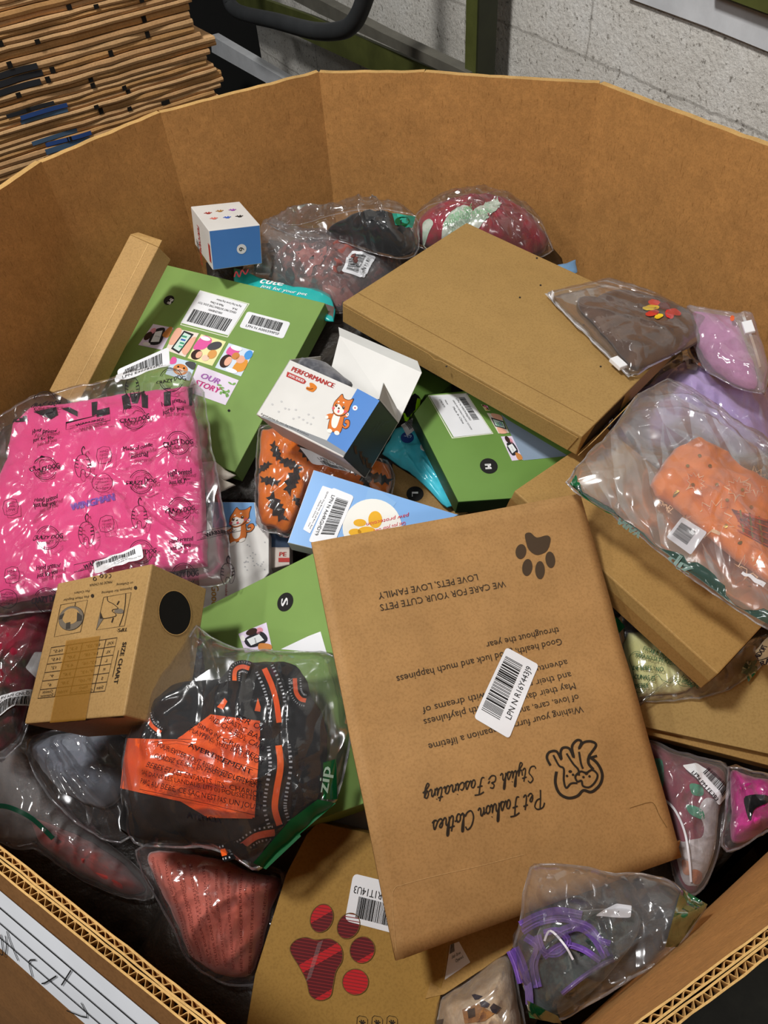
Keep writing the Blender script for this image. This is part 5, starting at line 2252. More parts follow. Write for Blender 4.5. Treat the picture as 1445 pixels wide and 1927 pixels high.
# ---- orange and black harness in its bag
HP = plane(440, 1400, .704, (-.15, -.30, .94))
hk, hf_ = pack('bagged_harness', 'black and orange dog harness in a crumpled clear bag with a green seal strip', 'harness', HP,
               [h_(*q) for q in ((490, 450), (545, 500), (640, 545), (760, 580), (1000, 595), (1225, 605), (1290, 740), (1320, 900), (1325, 1100), (1260, 1400), (1130, 1510), (920, 1690), (830, 1790), (720, 1740), (600, 1690), (400, 1660), (150, 1640), (85, 1400), (100, 1150), (170, 950), (230, 760), (330, 680), (410, 590))],
               .055, CLEAR, .007, 5, 15, 3, p=3.2, q=.8)
BLKC = cloth('#141416', '#0b0b0d', 60, 800, .8, sheen=.05)
hc = filling(hk, 'harness_body', HP, [h_(*q) for q in ((215, 800), (330, 765), (640, 735), (720, 665), (1000, 655), (1080, 740), (1120, 850), (1190, 1000), (1200, 1200), (1150, 1420), (1000, 1560), (850, 1660), (600, 1640), (120, 1600), (90, 1400), (120, 1050), (200, 950))], .044, BLKC, .005, 6, 18, p=3, q=.8)
fh = hc.fr
ORC = cloth('#ff6a1f', '#f4520e', 30, 700, .7, .35, .65)
mb = MB()
mb.patch(PX(fh), [h_(130, 1070), h_(842, 1085), h_(812, 1500), h_(88, 1340)], ORC, .0032, 16)
mb.build('orange_panel', hc.obj, True)
mb = MB()
mb.patch(PX(fh), [h_(395, 1072), h_(575, 940), h_(842, 975), h_(842, 1090)], ORC, .0032, 10)
mb.build('orange_panel', hc.obj, True)
mb = MB()
mb.patch(PX(fh), [h_(310, 1350), h_(812, 1430), h_(800, 1505), h_(560, 1500)], ORC, .0032, 8)
mb.build('orange_panel', hc.obj, True)
STITCH = ink('#b9bcc0', .5)


def strap(root, fr, pts, w, mid, mat, mid_mat, e=.004, stitch=True, name='strap'):
    mb = MB()
    mb.stroke(fr, pts, w, mat, e, False, 7)
    o = mb.build(name, root, True)
    mb = MB()
    mb.stroke(fr, pts, mid, mid_mat, e + .0012, False, 7)
    p_ = catmull(pts, 10, False)
    if stitch:
        for side in (-1, 1):
            for i in range(0, len(p_) - 1):
                a, b = p_[i], p_[i + 1]
                d = (b - a)
                if d.length < 1e-6:
                    continue
                q = Vector((-d.y, d.x)).normalized() * w * .34 * side
                if i % 2 == 0:
                    mb.stroke(fr, [(a + q)[:2], (a + q + d * .8)[:2]], w * .11, STITCH, e + .0012, False, 1)
    mb.build('strap_stitching' if mid <= 0.01 else 'strap_stripe', root, True)


strap(hk, fh, [h_(*q) for q in ((880, 700), (920, 790), (945, 880), (960, 990))], 46, 10, BLKC, ORC, .010)
strap(hk, fh, [h_(*q) for q in ((950, 1110), (960, 1220), (940, 1350), (930, 1450), (955, 1540))], 56, 12, BLKC, ORC, .006)
strap(hk, fh, [h_(*q) for q in ((720, 765), (725, 710), (760, 690), (800, 700))], 26, 8, BLKC, ORC, .010)
strap(hk, fh, [h_(*q) for q in ((1040, 750), (1045, 820), (1070, 860), (1100, 870))], 30, 8, BLKC, ORC, .008)
strap(hk, fh, [h_(*q) for q in ((640, 1690), (740, 1660), (830, 1600), (930, 1580))], 34, 13, BLKC, ORC, .006)
strap(hk, fh, [h_(*q) for q in ((235, 940), (260, 1000), (310, 1040))], 22, 7, BLKC, ORC, .004)
mb = MB()
mb.patch(PX(fh), [h_(610, 900), h_(650, 850), h_(665, 870), h_(640, 915)], ORC, .003, 3)
mb.build('orange_trim', hc.obj, True)
mb = MB()
mb.patch(PX(fh), [h_(812, 920), h_(830, 850), h_(845, 900), h_(842, 925)], ORC, .003, 3)
mb.build('orange_trim', hc.obj, True)
fb_ = hf_.fr
for tx, a, b, hh in [('POUR EVITER TOUT RISQUE D\'ETOUFFEMENT', (275, 1112), (845, 1352), 11), ('GARDEZ CE SAC EN PLASTIQUE LOIN DES', (255, 1172), (845, 1330), 10), ('BEBES ET LES ENFANTS. LITS, CHARIOT', (222, 1222), (850, 1392), 11), ('SAC DANS LES LANDAUS, LITS OU POUSSETTES', (198, 1262), (830, 1410), 9), ('PARC AU BEBE. CE SAC N\'EST PAS UN JOUET', (188, 1312), (850, 1462), 11), ('GER OF', (700, 960), (850, 1030), 12), ('PLASTIC BAG', (635, 970), (850, 1090), 11), ('AND CHIL BEDS, CARR', (560, 965), (850, 1140), 11), ('USING IN CRIBS, BEDS', (470, 990), (850, 1200), 9), ('PLAYPENS. THIS BAG IS NOT', (450, 1030), (850, 1215), 10), ('AVERTISSEMENT', (445, 1115), (790, 1265), 10), ('ATENCIA', (440, 1500), (625, 1530), 11)]:
    mb = MB()
    mb.T(fb_, tx, h_(*a), h_(*b), hh * .86, BLK, .0008, 0, .5 if tx.startswith('AVERT') or tx == 'ATENCIA' else 0)
    mb.build('film_warning', hf_.obj)
mb = MB()
mb.stroke(fb_, [h_(*q) for q in ((240, 1090), (420, 1085), (620, 1170), (830, 1240))], .9, BLK, .0008)
mb.build('warning_line', hf_.obj)
mb = MB()
mb.stroke(fb_, [h_(*q) for q in ((185, 1345), (400, 1390), (620, 1440), (830, 1490))], .9, BLK, .0008)
mb.build('warning_line', hf_.obj)
mb = MB()
mb.patch(PX(fb_), [h_(870, 1780), h_(1060, 1600), h_(1010, 1500), h_(800, 1745)], GSEAL2, .001, 8)
mb.build('seal_strip', hf_.obj, True, label='green press seal strip')
mb = MB()
mb.patch(PX(fb_), [h_(1040, 1600), h_(1250, 1420), h_(1150, 1400), h_(990, 1520)], GSEAL2, .001, 8)
mb.build('seal_strip', hf_.obj, True)
mb = MB()
mb.patch(PX(fb_), [h_(1180, 1400), h_(1255, 1400), h_(1250, 1180), h_(1180, 1200)], GSEAL, .001, 6)
mb.T(fb_, 'zip', h_(1205, 1370), h_(1225, 1225), 15, ink('#9fb7a5'), .002, 0, 1.5)
mb.build('seal_print', hf_.obj, True)

# ---- ziploc bag with the orange bandana
ZP = plane(1290, 955, .772, (.20, -.08, .975))
z1 = crop(1000, 640, 3.108)
zk, zf = pack('bagged_bandana', 'orange leaf print bandana in a large clear zip bag with a grey green seal strip', 'bandana', ZP,
              [(1064, 908), (1085, 878), (1135, 826), (1195, 745), (1255, 712), (1340, 762), (1445, 832), (1500, 880), (1505, 1215), (1445, 1188), (1300, 1092), (1150, 968), (1078, 926)], .030, CLEAR2, .008, 8, 16, 1, p=3, q=.7)
zb = filling(zk, 'bandana', ZP, [z1(*q) for q in ((690, 850), (740, 760), (830, 640), (950, 585), (1080, 650), (1200, 750), (1383, 860), (1480, 930), (1480, 1490), (1383, 1425), (1200, 1290), (1000, 1130), (850, 1000), (720, 910))], .016, cloth('#f98f42', '#f07f34', 25, 700, .8, .3, .7), .004, 9, 20, sm=1, p=8, q=.5)
fz = zb.fr
mb = MB()
mb.patch(PX(fz), [z1(1165, 990), z1(1470, 1085), z1(1470, 1270), z1(1260, 1150)], cloth('#a8452c', '#7d3a2c', 130, 500, .85, .45, .55), .0012, 8)
for k in range(5):
    mb.stroke(fz, [z1(1215 + k * 55, 1000 + k * 18), z1(1235 + k * 55, 1130 + k * 30)], 3, ink('#8a7a3c', .8), .0018, False, 3)
    mb.stroke(fz, [z1(1200, 1010 + k * 26), z1(1450, 1085 + k * 40)], 2.2, ink('#d1582f', .8), .0017, False, 3)
mb.build('plaid_patch', zb.obj, True)
LEAF = ink('#ffd0a0', .7)
leaf = [(0, -1), (.12, -.6), (.4, -.75), (.34, -.45), (.75, -.5), (.6, -.2), (1, -.05), (.55, .1), (.6, .35), (.2, .3), (.05, .55), (0, .95), (-.05, .55), (-.2, .3), (-.6, .35), (-.55, .1), (-1, -.05), (-.6, -.2), (-.75, -.5), (-.34, -.45), (-.4, -.75), (-.12, -.6)]
for cx_, cy_, r_, ro in ((1060, 1050, 130, .4), (950, 840, 70, .9), (1200, 880, 80, .2), (1290, 1330, 100, .6), (1300, 830, 90, 1.5), (800, 950, 60, .2)):
    mb = MB()
    mb.stroke(fz, [z1(cx_ + r_ * (a * math.cos(ro) - b * math.sin(ro)), cy_ + r_ * (a * math.sin(ro) + b * math.cos(ro))) for a, b in leaf], 1.8, LEAF, .001, True, 1)
    mb.build('leaf_print', zb.obj)
r_ = random.Random(4)
for x, y in ((940, 850), (1080, 850), (1140, 940), (1040, 740), (850, 890), (1000, 1080), (1135, 1090), (1220, 1185), (1270, 1290), (1230, 880), (1280, 980), (980, 680), (910, 740), (930, 985), (740, 880), (1350, 1380)):
    mb = MB()
    mb.ell(fz, *z1(x, y), 3.6, 3.2, metal('#c9a24a', .25, .2, .8), .0014, 0, 10)
    mb.build('gold_dot', zb.obj)
mb = MB()
mb.patch(PX(zf.fr), [(1092, 906), (1075, 924), (1440, 1185), (1505, 1212)][0:0] or [(1074, 922), (1090, 915), (1505, 1192), (1505, 1215)], film((120, 150, 140), .6, .12, .3, .8, (62, 92, 84)), .0075, 14)
mb.build('seal_strip', zf.obj, True, label='grey green press seal strip')
mb = MB()
mb.patch(PX(zf.fr), [z1(225, 838), z1(250, 806), z1(480, 945), z1(535, 1000)], GSEAL2, .0052, 8)
mb.build('seal_end', zf.obj, True, label='bright green end of the seal')
mb = MB()
mb.T(zf.fr, 'zip', z1(948, 1340), z1(815, 1258), 15, ink('#7d948c'), .0085, 0, 2)
mb.build('seal_print', zf.obj)
mb = MB()
mb.T(zf.fr, 'VABA', z1(660, 1120), z1(520, 1040), 12, ink('#6f8a80'), .0085, 0, 2)
mb.build('seal_print', zf.obj)
sticker(zk, zb.base, z1(910, 1282), z1(1005, 1150), z1(860, 1060), z1(768, 1178), [], (20, 30, 80, 90), 33, w=100, h=100, curved=True, e=.008)
mb = MB()
mb.stroke(zf.fr, [z1(1240, 1350), z1(1300, 1395), z1(1365, 1432)], 6, ink('#d8d4d6', .3), .001)
mb.build('seal_slider', zf.obj, True)

# ---- brown turkey shirt zip bag on the big carton
tf = BIG.top()
TB = Fr(tf.O + tf.N * .0065, tf.N, tf.U)
c5 = crop(750, 360, 2.079)
bk, bf = pack('bagged_shirt', 'brown shirt with a red and yellow feather print, zip bagged, on the big carton', 'shirt', TB,
              [(1027, 552), (1060, 546), (1140, 529), (1185, 541), (1250, 566), (1342, 614), (1336, 622), (1280, 662), (1197, 708), (1184, 707)], .017, film((246, 244, 244), .05, .12, .4, ws=13.0), .004, 11, 18, 1, p=5, q=.6)
bs = filling(bk, 'shirt', TB, [c5(*q) for q in ((700, 425), (720, 412), (760, 420), (790, 405), (860, 388), (950, 400), (1050, 430), (1180, 500), (1226, 540), (1190, 580), (1080, 640), (945, 690), (880, 660), (800, 560), (715, 470))], .012, cloth('#6b4e3a', '#573e2e', 30), .004, 12, 22, p=4)
mb = MB()
for cx_, cy_, rx, ry, ro, c in ((998, 440, 24, 12, .1, '#e8432c'), (985, 460, 33, 11, -.05, '#f2cf2a'), (1040, 455, 22, 14, .2, '#6f2f28'), (990, 482, 27, 11, -.2, '#c53a26'), (1016, 494, 18, 9, -.3, '#efc828'), (1058, 486, 20, 16, 1.0, '#e23b34'), (1080, 478, 24, 12, .4, '#e23b34')):
    x, y = c5(cx_, cy_)
    mb.ell(bs.fr, x, y, rx / 2.079, ry / 2.079, ink(c, .7), .0022, ro)
mb.build('feather_print', bs.obj)
mb = MB()
mb.patch(PX(bf.fr), [c5(570, 402), c5(606, 398), c5(930, 712), c5(898, 730)], film((240, 240, 242), .45, .15, .2), .0008, 12)
for q_o in (8, 18):
    mb.stroke(bf.fr, [c5(580 + q_o, 402), c5(745 + q_o, 562), c5(900 + q_o, 722)], 1.6, ink('#e9e7ea', .3), .002, False, 6)
mb.build('zip_track', bf.obj, True)
mb = MB()
fzs = Fr(bf.fr.px(*c5(856, 682)), TB.N, Vector(bf.fr.px(*c5(900, 722))) - Vector(bf.fr.px(*c5(856, 682))))
mb.prism_uv(Fr(fzs.O + fzs.N * .007, fzs.N, fzs.U), [Vector(q) for q in ((-.010, -.006), (.010, -.006), (.010, .006), (-.010, .006))], .006, ink('#f2f2f4', .3))
mb.build('zip_slider', bf.obj)

# ---- bags along the back
RB = plane(905, 440, .752, (.05, -.25, .97))
rk, rf = pack('bagged_garment', 'red and white fleece garment in a round clear bag against the far wall', 'garment', RB,
              [(772, 423), (800, 389), (870, 372), (924, 371), (984, 394), (1020, 423), (1036, 455), (1034, 478), (960, 498), (830, 480), (775, 455)], .055, CLEAR, .006, 14, 22, 3, p=2.6)
ri = filling(rk, 'fleece', RB, [(782, 430), (806, 398), (870, 382), (924, 382), (980, 402), (1018, 430), (1028, 470), (960, 490), (830, 472), (785, 452)], .047, cloth('#a8203a', '#7d3a38', 26, 500, .9, .4, .6), .005, 15, 26)
r2 = crop(725, 0, 2.007)
mb = MB()
for pts in ([(215, 860), (250, 800), (300, 780), (330, 800), (310, 850), (240, 870)], [(320, 840), (340, 790), (400, 770), (440, 775), (400, 810), (370, 840), (330, 850)], [(140, 850), (165, 830), (180, 850), (150, 890), (190, 900), (150, 905)]):
    mb.poly(ri.fr, [q[:2] for q in catmull([r2(*q) for q in pts], 4)], cloth('#d9e0cf', '#b9d0b8', 80), .0016, 5)
mb.build('white_patch', ri.obj)
mb = MB()
mb.T(rf.fr, 'WARNING DE PLASTICO', r2(225, 850), r2(400, 800), 7, ink('#6fae7a'), .001)
mb.T(rf.fr, 'OR PRA BEBE', r2(240, 830), r2(330, 790), 6, ink('#6fae7a'), .001)
mb.build('film_warning', rf.obj)

GB = plane(690, 440, .775, (0, -.3, .95))
gk, gf = pack('bagged_gear', 'black pet gear in a clear bag between the rose harness bag and the red bag', 'gear', GB,
              [(502, 421), (560, 424), (620, 405), (699, 393), (757, 400), (784, 408), (790, 450), (786, 476), (757, 488), (690, 474), (630, 452), (560, 446)], .05, CLEAR, .009, 17, 20, 3)
gi = filling(gk, 'black_gear', GB, [(612, 438), (640, 425), (700, 418), (770, 432), (780, 465), (752, 482), (690, 468), (630, 448)], .04, cloth('#1e2122', '#121415', 50), .008, 18, 30)
mb = MB()
mb.patch(PX(gf.fr), [(738, 402), (782, 408), (776, 430), (744, 424)], ink('#2fa08a', .4), .0008, 5)
mb.build('teal_edge', gf.obj)
mb = MB()
mb.ell(gf.fr, 757, 418, 14, 9, GSEAL2, .0016)
mb.build('green_mark', gf.obj)

HB = plane(615, 510, .720, (0, -.30, .95))
ok, of_ = pack('bagged_harness', 'rose pink dog harness in a milky bag with white barcode label, before the far wall', 'harness', HB,
               [(488, 432), (500, 420), (560, 448), (640, 452), (700, 476), (758, 492), (738, 532), (690, 562), (640, 592), (560, 562), (500, 530), (455, 515)], .052, film((240, 238, 238), .13, .17, 1.1), .008, 20, 20, 3)
oi = filling(ok, 'harness_body', HB, [(520, 480), (560, 462), (640, 462), (700, 485), (745, 496), (725, 530), (680, 555), (640, 580), (570, 555), (530, 520)], .044, cloth('#9d5a52', '#5a3c38', 45, 600, .8, .45, .55), .008, 21, 34)
a4 = crop(400, 360, 3.61)
mb = MB()
mb.patch(PX(oi.fr), [a4(740, 610), a4(1060, 600), a4(1060, 650), a4(740, 680)], cloth('#c77c72', '#a8574f', 50), .002, 6)
mb.build('rose_band', oi.obj, True)
mb = MB()
mb.patch(PX(oi.fr), [a4(560, 420), a4(780, 380), a4(770, 470), a4(640, 540)], cloth('#c77c72', '#a8574f', 50), .002, 6)
mb.build('rose_band', oi.obj, True)
mb = MB()
mb.ell(oi.fr, *a4(525, 575), 8, 14, ink('#26282b', .4), .003)
mb.build('black_buckle', oi.obj)
lpn(ok, of_.fr, a4(1030, 558), a4(1110, 430), a4(950, 405), a4(875, 548), 'LPN N R11', 22, curved=True, e=.001)

TE = plane(545, 560, .719, (0, -.12, .99))
TEAL = card('#2ab4b0', .25)
ek, ef = pack('printed_pouch', 'teal pouch reading just for your pet, tucked behind the green box', 'pouch', TE,
              [(440, 505), (448, 512), (500, 528), (560, 543), (605, 546), (624, 556), (632, 584), (628, 606), (612, 604), (598, 588), (540, 570), (440, 544)], .008, TEAL, .001, 24, 24, 1, part='pouch_body', p=4)
mb = MB()
mb.T(ef.fr, 'just for your pet', a4(325, 652), a4(635, 712), 6, ink('#f2f7f7'), .0008, .15, .4)
mb.T(ef.fr, 'cute', a4(310, 625), a4(470, 645), 13, ink('#f2f7f7'), .0008, .15, 1.2)
mb.build('pouch_lettering', ek)
mb = MB()
mb.patch(PX(ef.fr), [(612, 572), (629, 578), (626, 602), (614, 600)], card('#6f5f58', .4), .0006, 6)
mb.build('brown_panel', ek, True)
BB = plane(1072, 500, .742, (0, -.2, .98))
bb = thing('blue_packet', 'corner of a shiny blue packet behind the big flat carton', 'packet', at(1068, 500, .73))
Pillow(BB, [(1045, 500), (1083, 489), (1085, 512), (1070, 520), (1050, 510)], .004, .001, 25, 30, sm=1).mesh(card('#6b93b8', .2)).build('packet_body', bb, True)

# ---- right side
PZ = plane(1370, 660, .765, (-.25, -.25, .93))
w_ = crop(1240, 560, 7.049)
qk, qf = pack('bagged_garment', 'pink garment in a frosted zip bag against the right wall of the bin', 'garment', PZ,
              [(1292, 576), (1330, 582), (1359, 586), (1385, 592), (1402, 586), (1415, 592), (1424, 610), (1434, 645), (1448, 700), (1440, 745), (1380, 730), (1330, 700), (1296, 640)], .022, film((242, 238, 242), .2, .1, .35), .003, 27, 24, 1, p=4)
qi = filling(qk, 'pink_cloth', PZ, [(1300, 590), (1340, 590), (1380, 600), (1400, 640), (1420, 690), (1420, 735), (1350, 705), (1305, 640)], .016, cloth('#d88ac0', '#c873ae', 40), .003, 28, 30)
mb = MB()
mb.stroke(qf.fr, [w_(1100, 210), w_(1180, 420), w_(1260, 650), w_(1340, 930)], 5, film((240, 238, 242), .6, .15, .2), .001)
mb.build('zip_track', qf.obj, True)
mb = MB()
s0 = qf.fr.px(*w_(1180, 410), .005)
mb.prism_uv(Fr(s0, PZ.N, qf.fr.px(*w_(1240, 600)) - qf.fr.px(*w_(1180, 410))), [Vector(q) for q in ((-.009, -.006), (.009, -.006), (.009, .006), (-.009, .006))], .005, ink('#efeff2', .3))
mb.build('zip_slider', qf.obj)
mb = MB()
mb.ell(qf.fr, *w_(970, 280), 4, 5, ink('#e86a3c', .5), .0006)
mb.build('orange_tag', qk)

FL = plane(1345, 665, .738, (.1, -.3, .95))
fk, ff2 = pack('bagged_scarf', 'small autumn floral cloth in a clear pack at the tip of the brown shirt bag', 'scarf', FL,
               [(1290, 650), (1318, 628), (1342, 618), (1352, 622), (1378, 660), (1392, 690), (1378, 704), (1345, 703), (1305, 680)], .020, CLEAR, .004, 30, 30, 2)
fi = filling(fk, 'floral_cloth', FL, [(1298, 652), (1322, 634), (1345, 626), (1372, 662), (1384, 690), (1345, 696), (1310, 676)], .016, cloth('#8b6a58', '#4c342e', 90, 500, .8, .45, .55), .003, 31, 40)
mb = MB()
r_ = random.Random(12)
for k in range(16):
    mb.ell(fi.fr, r_.uniform(1312, 1372), r_.uniform(645, 690), r_.uniform(3, 6), r_.uniform(2, 4), ink(r_.choice(('#d8c8b4', '#c46a3a', '#8e3a48', '#6a4a62', '#b9a58f')), .8), .001 + k * .00005, r_.uniform(0, 3), 10)
mb.build('flower_print', fi.obj)

LV = plane(1310, 770, .674, (-.05, -.15, .985))
vk, vf = pack('bagged_garment', 'lavender garment in a big clear bag below the brown shirt bag at the right', 'garment', LV,
              [(1120, 836), (1150, 780), (1200, 728), (1245, 690), (1300, 668), (1345, 700), (1400, 702), (1448, 716), (1462, 760), (1462, 860), (1420, 890), (1300, 862), (1150, 858)], .050, CLEAR, .010, 33, 16, 2, p=3)
vi = filling(vk, 'lavender_cloth', LV, [(1150, 830), (1165, 780), (1210, 732), (1255, 700), (1300, 682), (1345, 712), (1445, 730), (1455, 850), (1300, 850)], .040, cloth('#d0b9e6', '#b7a0d4', 10, 700, .85, .35, .65), .008, 34, 14)
sticker(vk, vi.fr, (1291, 697), (1310, 700), (1312, 686), (1284, 668), [], (20, 20, 60, 80), 35, w=100, h=100, curved=True, e=.003)
mb = MB()
mb.patch(PX(vf.fr), [(1165, 765), (1180, 758), (1190, 775), (1172, 782)], GSEAL2, .001, 3)
mb.build('green_mark', vf.obj)

YL = plane(1270, 1260, .621, (.0, -.26, .965))
y5 = crop(1150, 1100, 4.898)
yk, yf = pack('bagged_cloth', 'pale yellow folded cloth in a clear bag with green warning print', 'cloth', YL,
              [(1160, 1165), (1180, 1150), (1205, 1172), (1330, 1270), (1380, 1240), (1440, 1195), (1470, 1210), (1425, 1262), (1380, 1296), (1330, 1312), (1260, 1322), (1200, 1322), (1186, 1345), (1178, 1300)], .016, CLEAR, .004, 36, 26, 1, p=4)
yi = filling(yk, 'yellow_cloth', YL, [y5(*q) for q in ((85, 540), (150, 440), (260, 440), (420, 560), (780, 930), (700, 990), (250, 1040), (180, 900))], .011, cloth('#eae7a8', '#dcd894', 12), .002, 37, 16, sm=1, p=5)
for tx, a, b, hh in [('EVITAR EL PELIGRO', (290, 600), (560, 720), 7), ('PARA BOLSA DE PLASTICO', (220, 670), (640, 760), 7), ('DE BEBES Y NO', (195, 790), (480, 800), 8), ('CUNAS, ES', (205, 870), (400, 890), 8), ('BEBES', (215, 960), (340, 950), 8), ('TORRAR', (640, 850), (740, 960), 7), ('JUGUETE', (620, 890), (800, 960), 6)]:
    mb = MB()
    mb.T(yf.fr, tx, y5(*a), y5(*b), hh, GREENT, .0008, 0, .3)
    mb.build('film_warning', yf.obj)
mb = MB()
mb.stroke(yf.fr, [y5(*q) for q in ((300, 640), (220, 620), (165, 680), (200, 800), (215, 960), (250, 995), (300, 980), (340, 900), (420, 830), (470, 880), (550, 905), (590, 860), (620, 920), (690, 940), (790, 935))], .9, GREENT, .0008)
mb.build('warning_outline', yf.obj)
mb = MB()
mb.patch(PX(yf.fr), [y5(0, 290), y5(60, 310), y5(125, 390), y5(25, 500)], GSEAL2, .001, 5)
mb.build('seal_end', yf.obj)
mb = MB()
mb.patch(PX(yf.fr), [y5(1210, 720), y5(1340, 690), y5(1345, 800), y5(1260, 900)], GSEAL, .001, 5)
mb.build('seal_end', yf.obj)

AD = plane(1425, 1225, .652, (.0, -.25, .97))
ad = thing('printed_bag', 'tan cloth with black stamped lettering at the right edge below the zip bag', 'cloth', at(1430, 1225, .64))
ap = Pillow(AD, [(1420, 1225), (1445, 1200), (1480, 1195), (1490, 1250), (1445, 1256), (1428, 1248)], .008, .001, 38, 20, sm=1)
ap.mesh(cloth('#c3a882', '#b3976f', 40)).build('cloth_body', ad, True)
mb = MB()
mb.T(ap.fr, 'ADOPT', y5(1350, 690), y5(1440, 570), 9, BLK, .0008, 0, 1)
mb.T(ap.fr, 'RAIS', y5(1380, 755), y5(1520, 700), 9, BLK, .0008, 0, 1)
mb.stroke(ap.fr, [y5(1345, 700), y5(1400, 690), y5(1520, 640)], 1.4, BLK, .0008)
mb.build('stamped_lettering', ad)

XM = plane(1290, 1560, .560, (-.10, -.22, .97))
x6 = crop(1180, 1240, 4.589)
xk, xf = pack('bagged_garment', 'red, green and white fleece garment in a zip bag right of the mailer', 'garment', XM,
              [x6(*q) for q in ((130, 700), (440, 800), (850, 900), (900, 1080), (830, 1400), (775, 1700), (690, 1927), (560, 2080), (440, 2000), (350, 1700), (250, 1300))], .030, film((244, 242, 244), .10, .17, .9), .005, 40, 20, 2, p=3)
xi = filling(xk, 'red_fleece', XM, [x6(*q) for q in ((160, 740), (440, 830), (800, 940), (845, 1100), (780, 1400), (730, 1700), (650, 1900), (560, 2030), (460, 1950), (370, 1700), (270, 1300))], .024, cloth('#97304a', '#7d2438', 30, 500, .9), .004, 41, 26)
for pts, c1, c2, nm in (([(200, 880), (300, 880), (310, 1090), (270, 1150), (220, 1000)], '#3aa57c', '#2c8c66', 'green_patch'), ([(540, 1080), (640, 1100), (650, 1180), (560, 1170)], '#3aa57c', '#2c8c66', 'green_patch'), ([(510, 1260), (640, 1300), (660, 1390), (540, 1340)], '#3aa57c', '#2c8c66', 'green_patch'), ([(640, 1240), (700, 1200), (780, 1260), (770, 1500), (740, 1700), (640, 1927), (560, 1960), (480, 1920), (420, 1700), (400, 1560), (480, 1580), (560, 1560), (640, 1540), (660, 1450), (620, 1330)], '#e6e2e2', '#cfcaca', 'white_fleece'), ([(470, 1740), (530, 1760), (540, 1860), (480, 1850)], '#e0a583', '#d59370', 'orange_patch'), ([(560, 1820), (640, 1850), (620, 1940), (560, 1930)], '#dc8f62', '#c97a4c', 'orange_patch')):
    mb = MB()
    mb.poly(xi.fr, [q[:2] for q in catmull([x6(*q) for q in pts], 4)], cloth(c1, c2, 120, 300, .95), .0018 if nm != 'orange_patch' else .003, 5)
    mb.build(nm, xi.obj)
sticker(xk, xf.fr, x6(790, 1270), x6(470, 920), x6(600, 900), x6(870, 1170), [], None, 44, curved=True, e=.0012)
mb = MB()
mb.T(xf.fr, 'LPN PM FE303', x6(545, 985), x6(765, 1235), 7, BLK, .0022, 0, .3)
m = Q(xf.fr, x6(650, 985), x6(820, 1200), x6(868, 1130), x6(700, 940), 100, 40)
mb.bars(m, 0, 0, 100, 40, BLK, .0022, 45, 26)
mb.build('label_print', xf.obj)
mb = MB()
mb.stroke(xf.fr, [x6(275, 1180), x6(400, 1290), x6(490, 1480), x6(530, 1700), x6(550, 1927)], 4, ink('#e8e4ea', .3), .001)
mb.build('zip_track', xf.obj, True)

MG = plane(1420, 1535, .605, (-.25, -.1, .96))
mk, mf2 = pack('bagged_leash', 'bright magenta gathered cloth in a clear bag in the right corner of the bin', 'cloth', MG,
               [x6(*q) for q in ((870, 930), (1050, 960), (1380, 1050), (1440, 1400), (1216, 1500), (1050, 1600), (900, 1670), (830, 1650), (800, 1560), (850, 1300))], .028, CLEAR, .006, 46, 24, 2, p=3)
mi_ = filling(mk, 'magenta_cloth', MG, [x6(*q) for q in ((890, 970), (1030, 1000), (1360, 1090), (1410, 1380), (1200, 1480), (1050, 1570), (920, 1590), (885, 1500), (900, 1250))], .022, cloth('#d0308f', '#a81c70', 30, 600, .7), .014, 47, 40)
mb = MB()
mb.poly(mi_.fr, [q[:2] for q in catmull([x6(*q) for q in ((1020, 1190), (1200, 1180), (1216, 1240), (1100, 1300), (1060, 1400), (1020, 1300))], 4)], BLKC, .002, 5)
mb.build('black_patch', mi_.obj)

PU = plane(1130, 1765, .69, (-.25, -.30, .92))
puk, puf = pack('bagged_harness', 'purple straps and dark mesh in a clear bag on the bottom corner of the mailer', 'harness', PU,
                [e8(*q) for q in ((195, 960), (225, 800), (255, 665), (300, 642), (420, 655), (650, 690), (850, 697), (980, 742), (1060, 830), (1140, 850), (1110, 915), (980, 1080), (760, 1230), (500, 1390), (380, 1440), (265, 1400), (235, 1300), (170, 1060))], .045, film((246, 246, 248), .07, .17, 1.8, ws=20.0), .013, 50, 22, 2, p=3)
pui = filling(puk, 'dark_mesh', PU, [e8(*q) for q in ((330, 930), (520, 870), (760, 870), (800, 980), (720, 1120), (560, 1290), (400, 1400), (290, 1390), (250, 1200))], .030, cloth('#3f4f49', '#232c29', 130, 420, .8), .010, 51, 30)
PUR = cloth('#6d4a9e', '#573888', 60, 500, .75)
for pts, w in (([(215, 950), (300, 905), (400, 880), (520, 900)], 15), ([(225, 985), (300, 940), (420, 920), (540, 950)], 13), ([(240, 1010), (300, 1060), (280, 1150), (300, 1260)], 16), ([(190, 1060), (225, 1140), (255, 1250), (262, 1340)], 15),
               ([(400, 990), (500, 960), (580, 1010), (640, 1110)], 17), ([(330, 1110), (420, 1050), (520, 1070), (610, 1130)], 12), ([(420, 1290), (520, 1210), (610, 1150), (680, 1120)], 9), ([(300, 1000), (330, 1080), (400, 1090), (450, 1030), (400, 980), (330, 990)], 13), ([(160, 1080), (190, 1150), (215, 1240)], 12), ([(480, 930), (560, 960), (610, 1020), (660, 1040)], 11)):
    strap(puk, pui.fr, [e8(*q) for q in pts], w, 2.5, PUR, cloth('#8b66bb', '#7a56ab', 60), .006 + .001 * (w % 4), False)
mb = MB()
mb.stroke(pui.fr, [e8(*q) for q in ((340, 1020), (370, 970), (440, 1040), (480, 1110))], 4, ink('#ece8f0', .4), .018)
mb.build('white_cord', puk, True)
mb = MB()
mb.patch(PX(puf.fr), [e8(1010, 770), e8(1140, 850), e8(990, 1060), e8(930, 1060)], GSEAL, .006, 8)
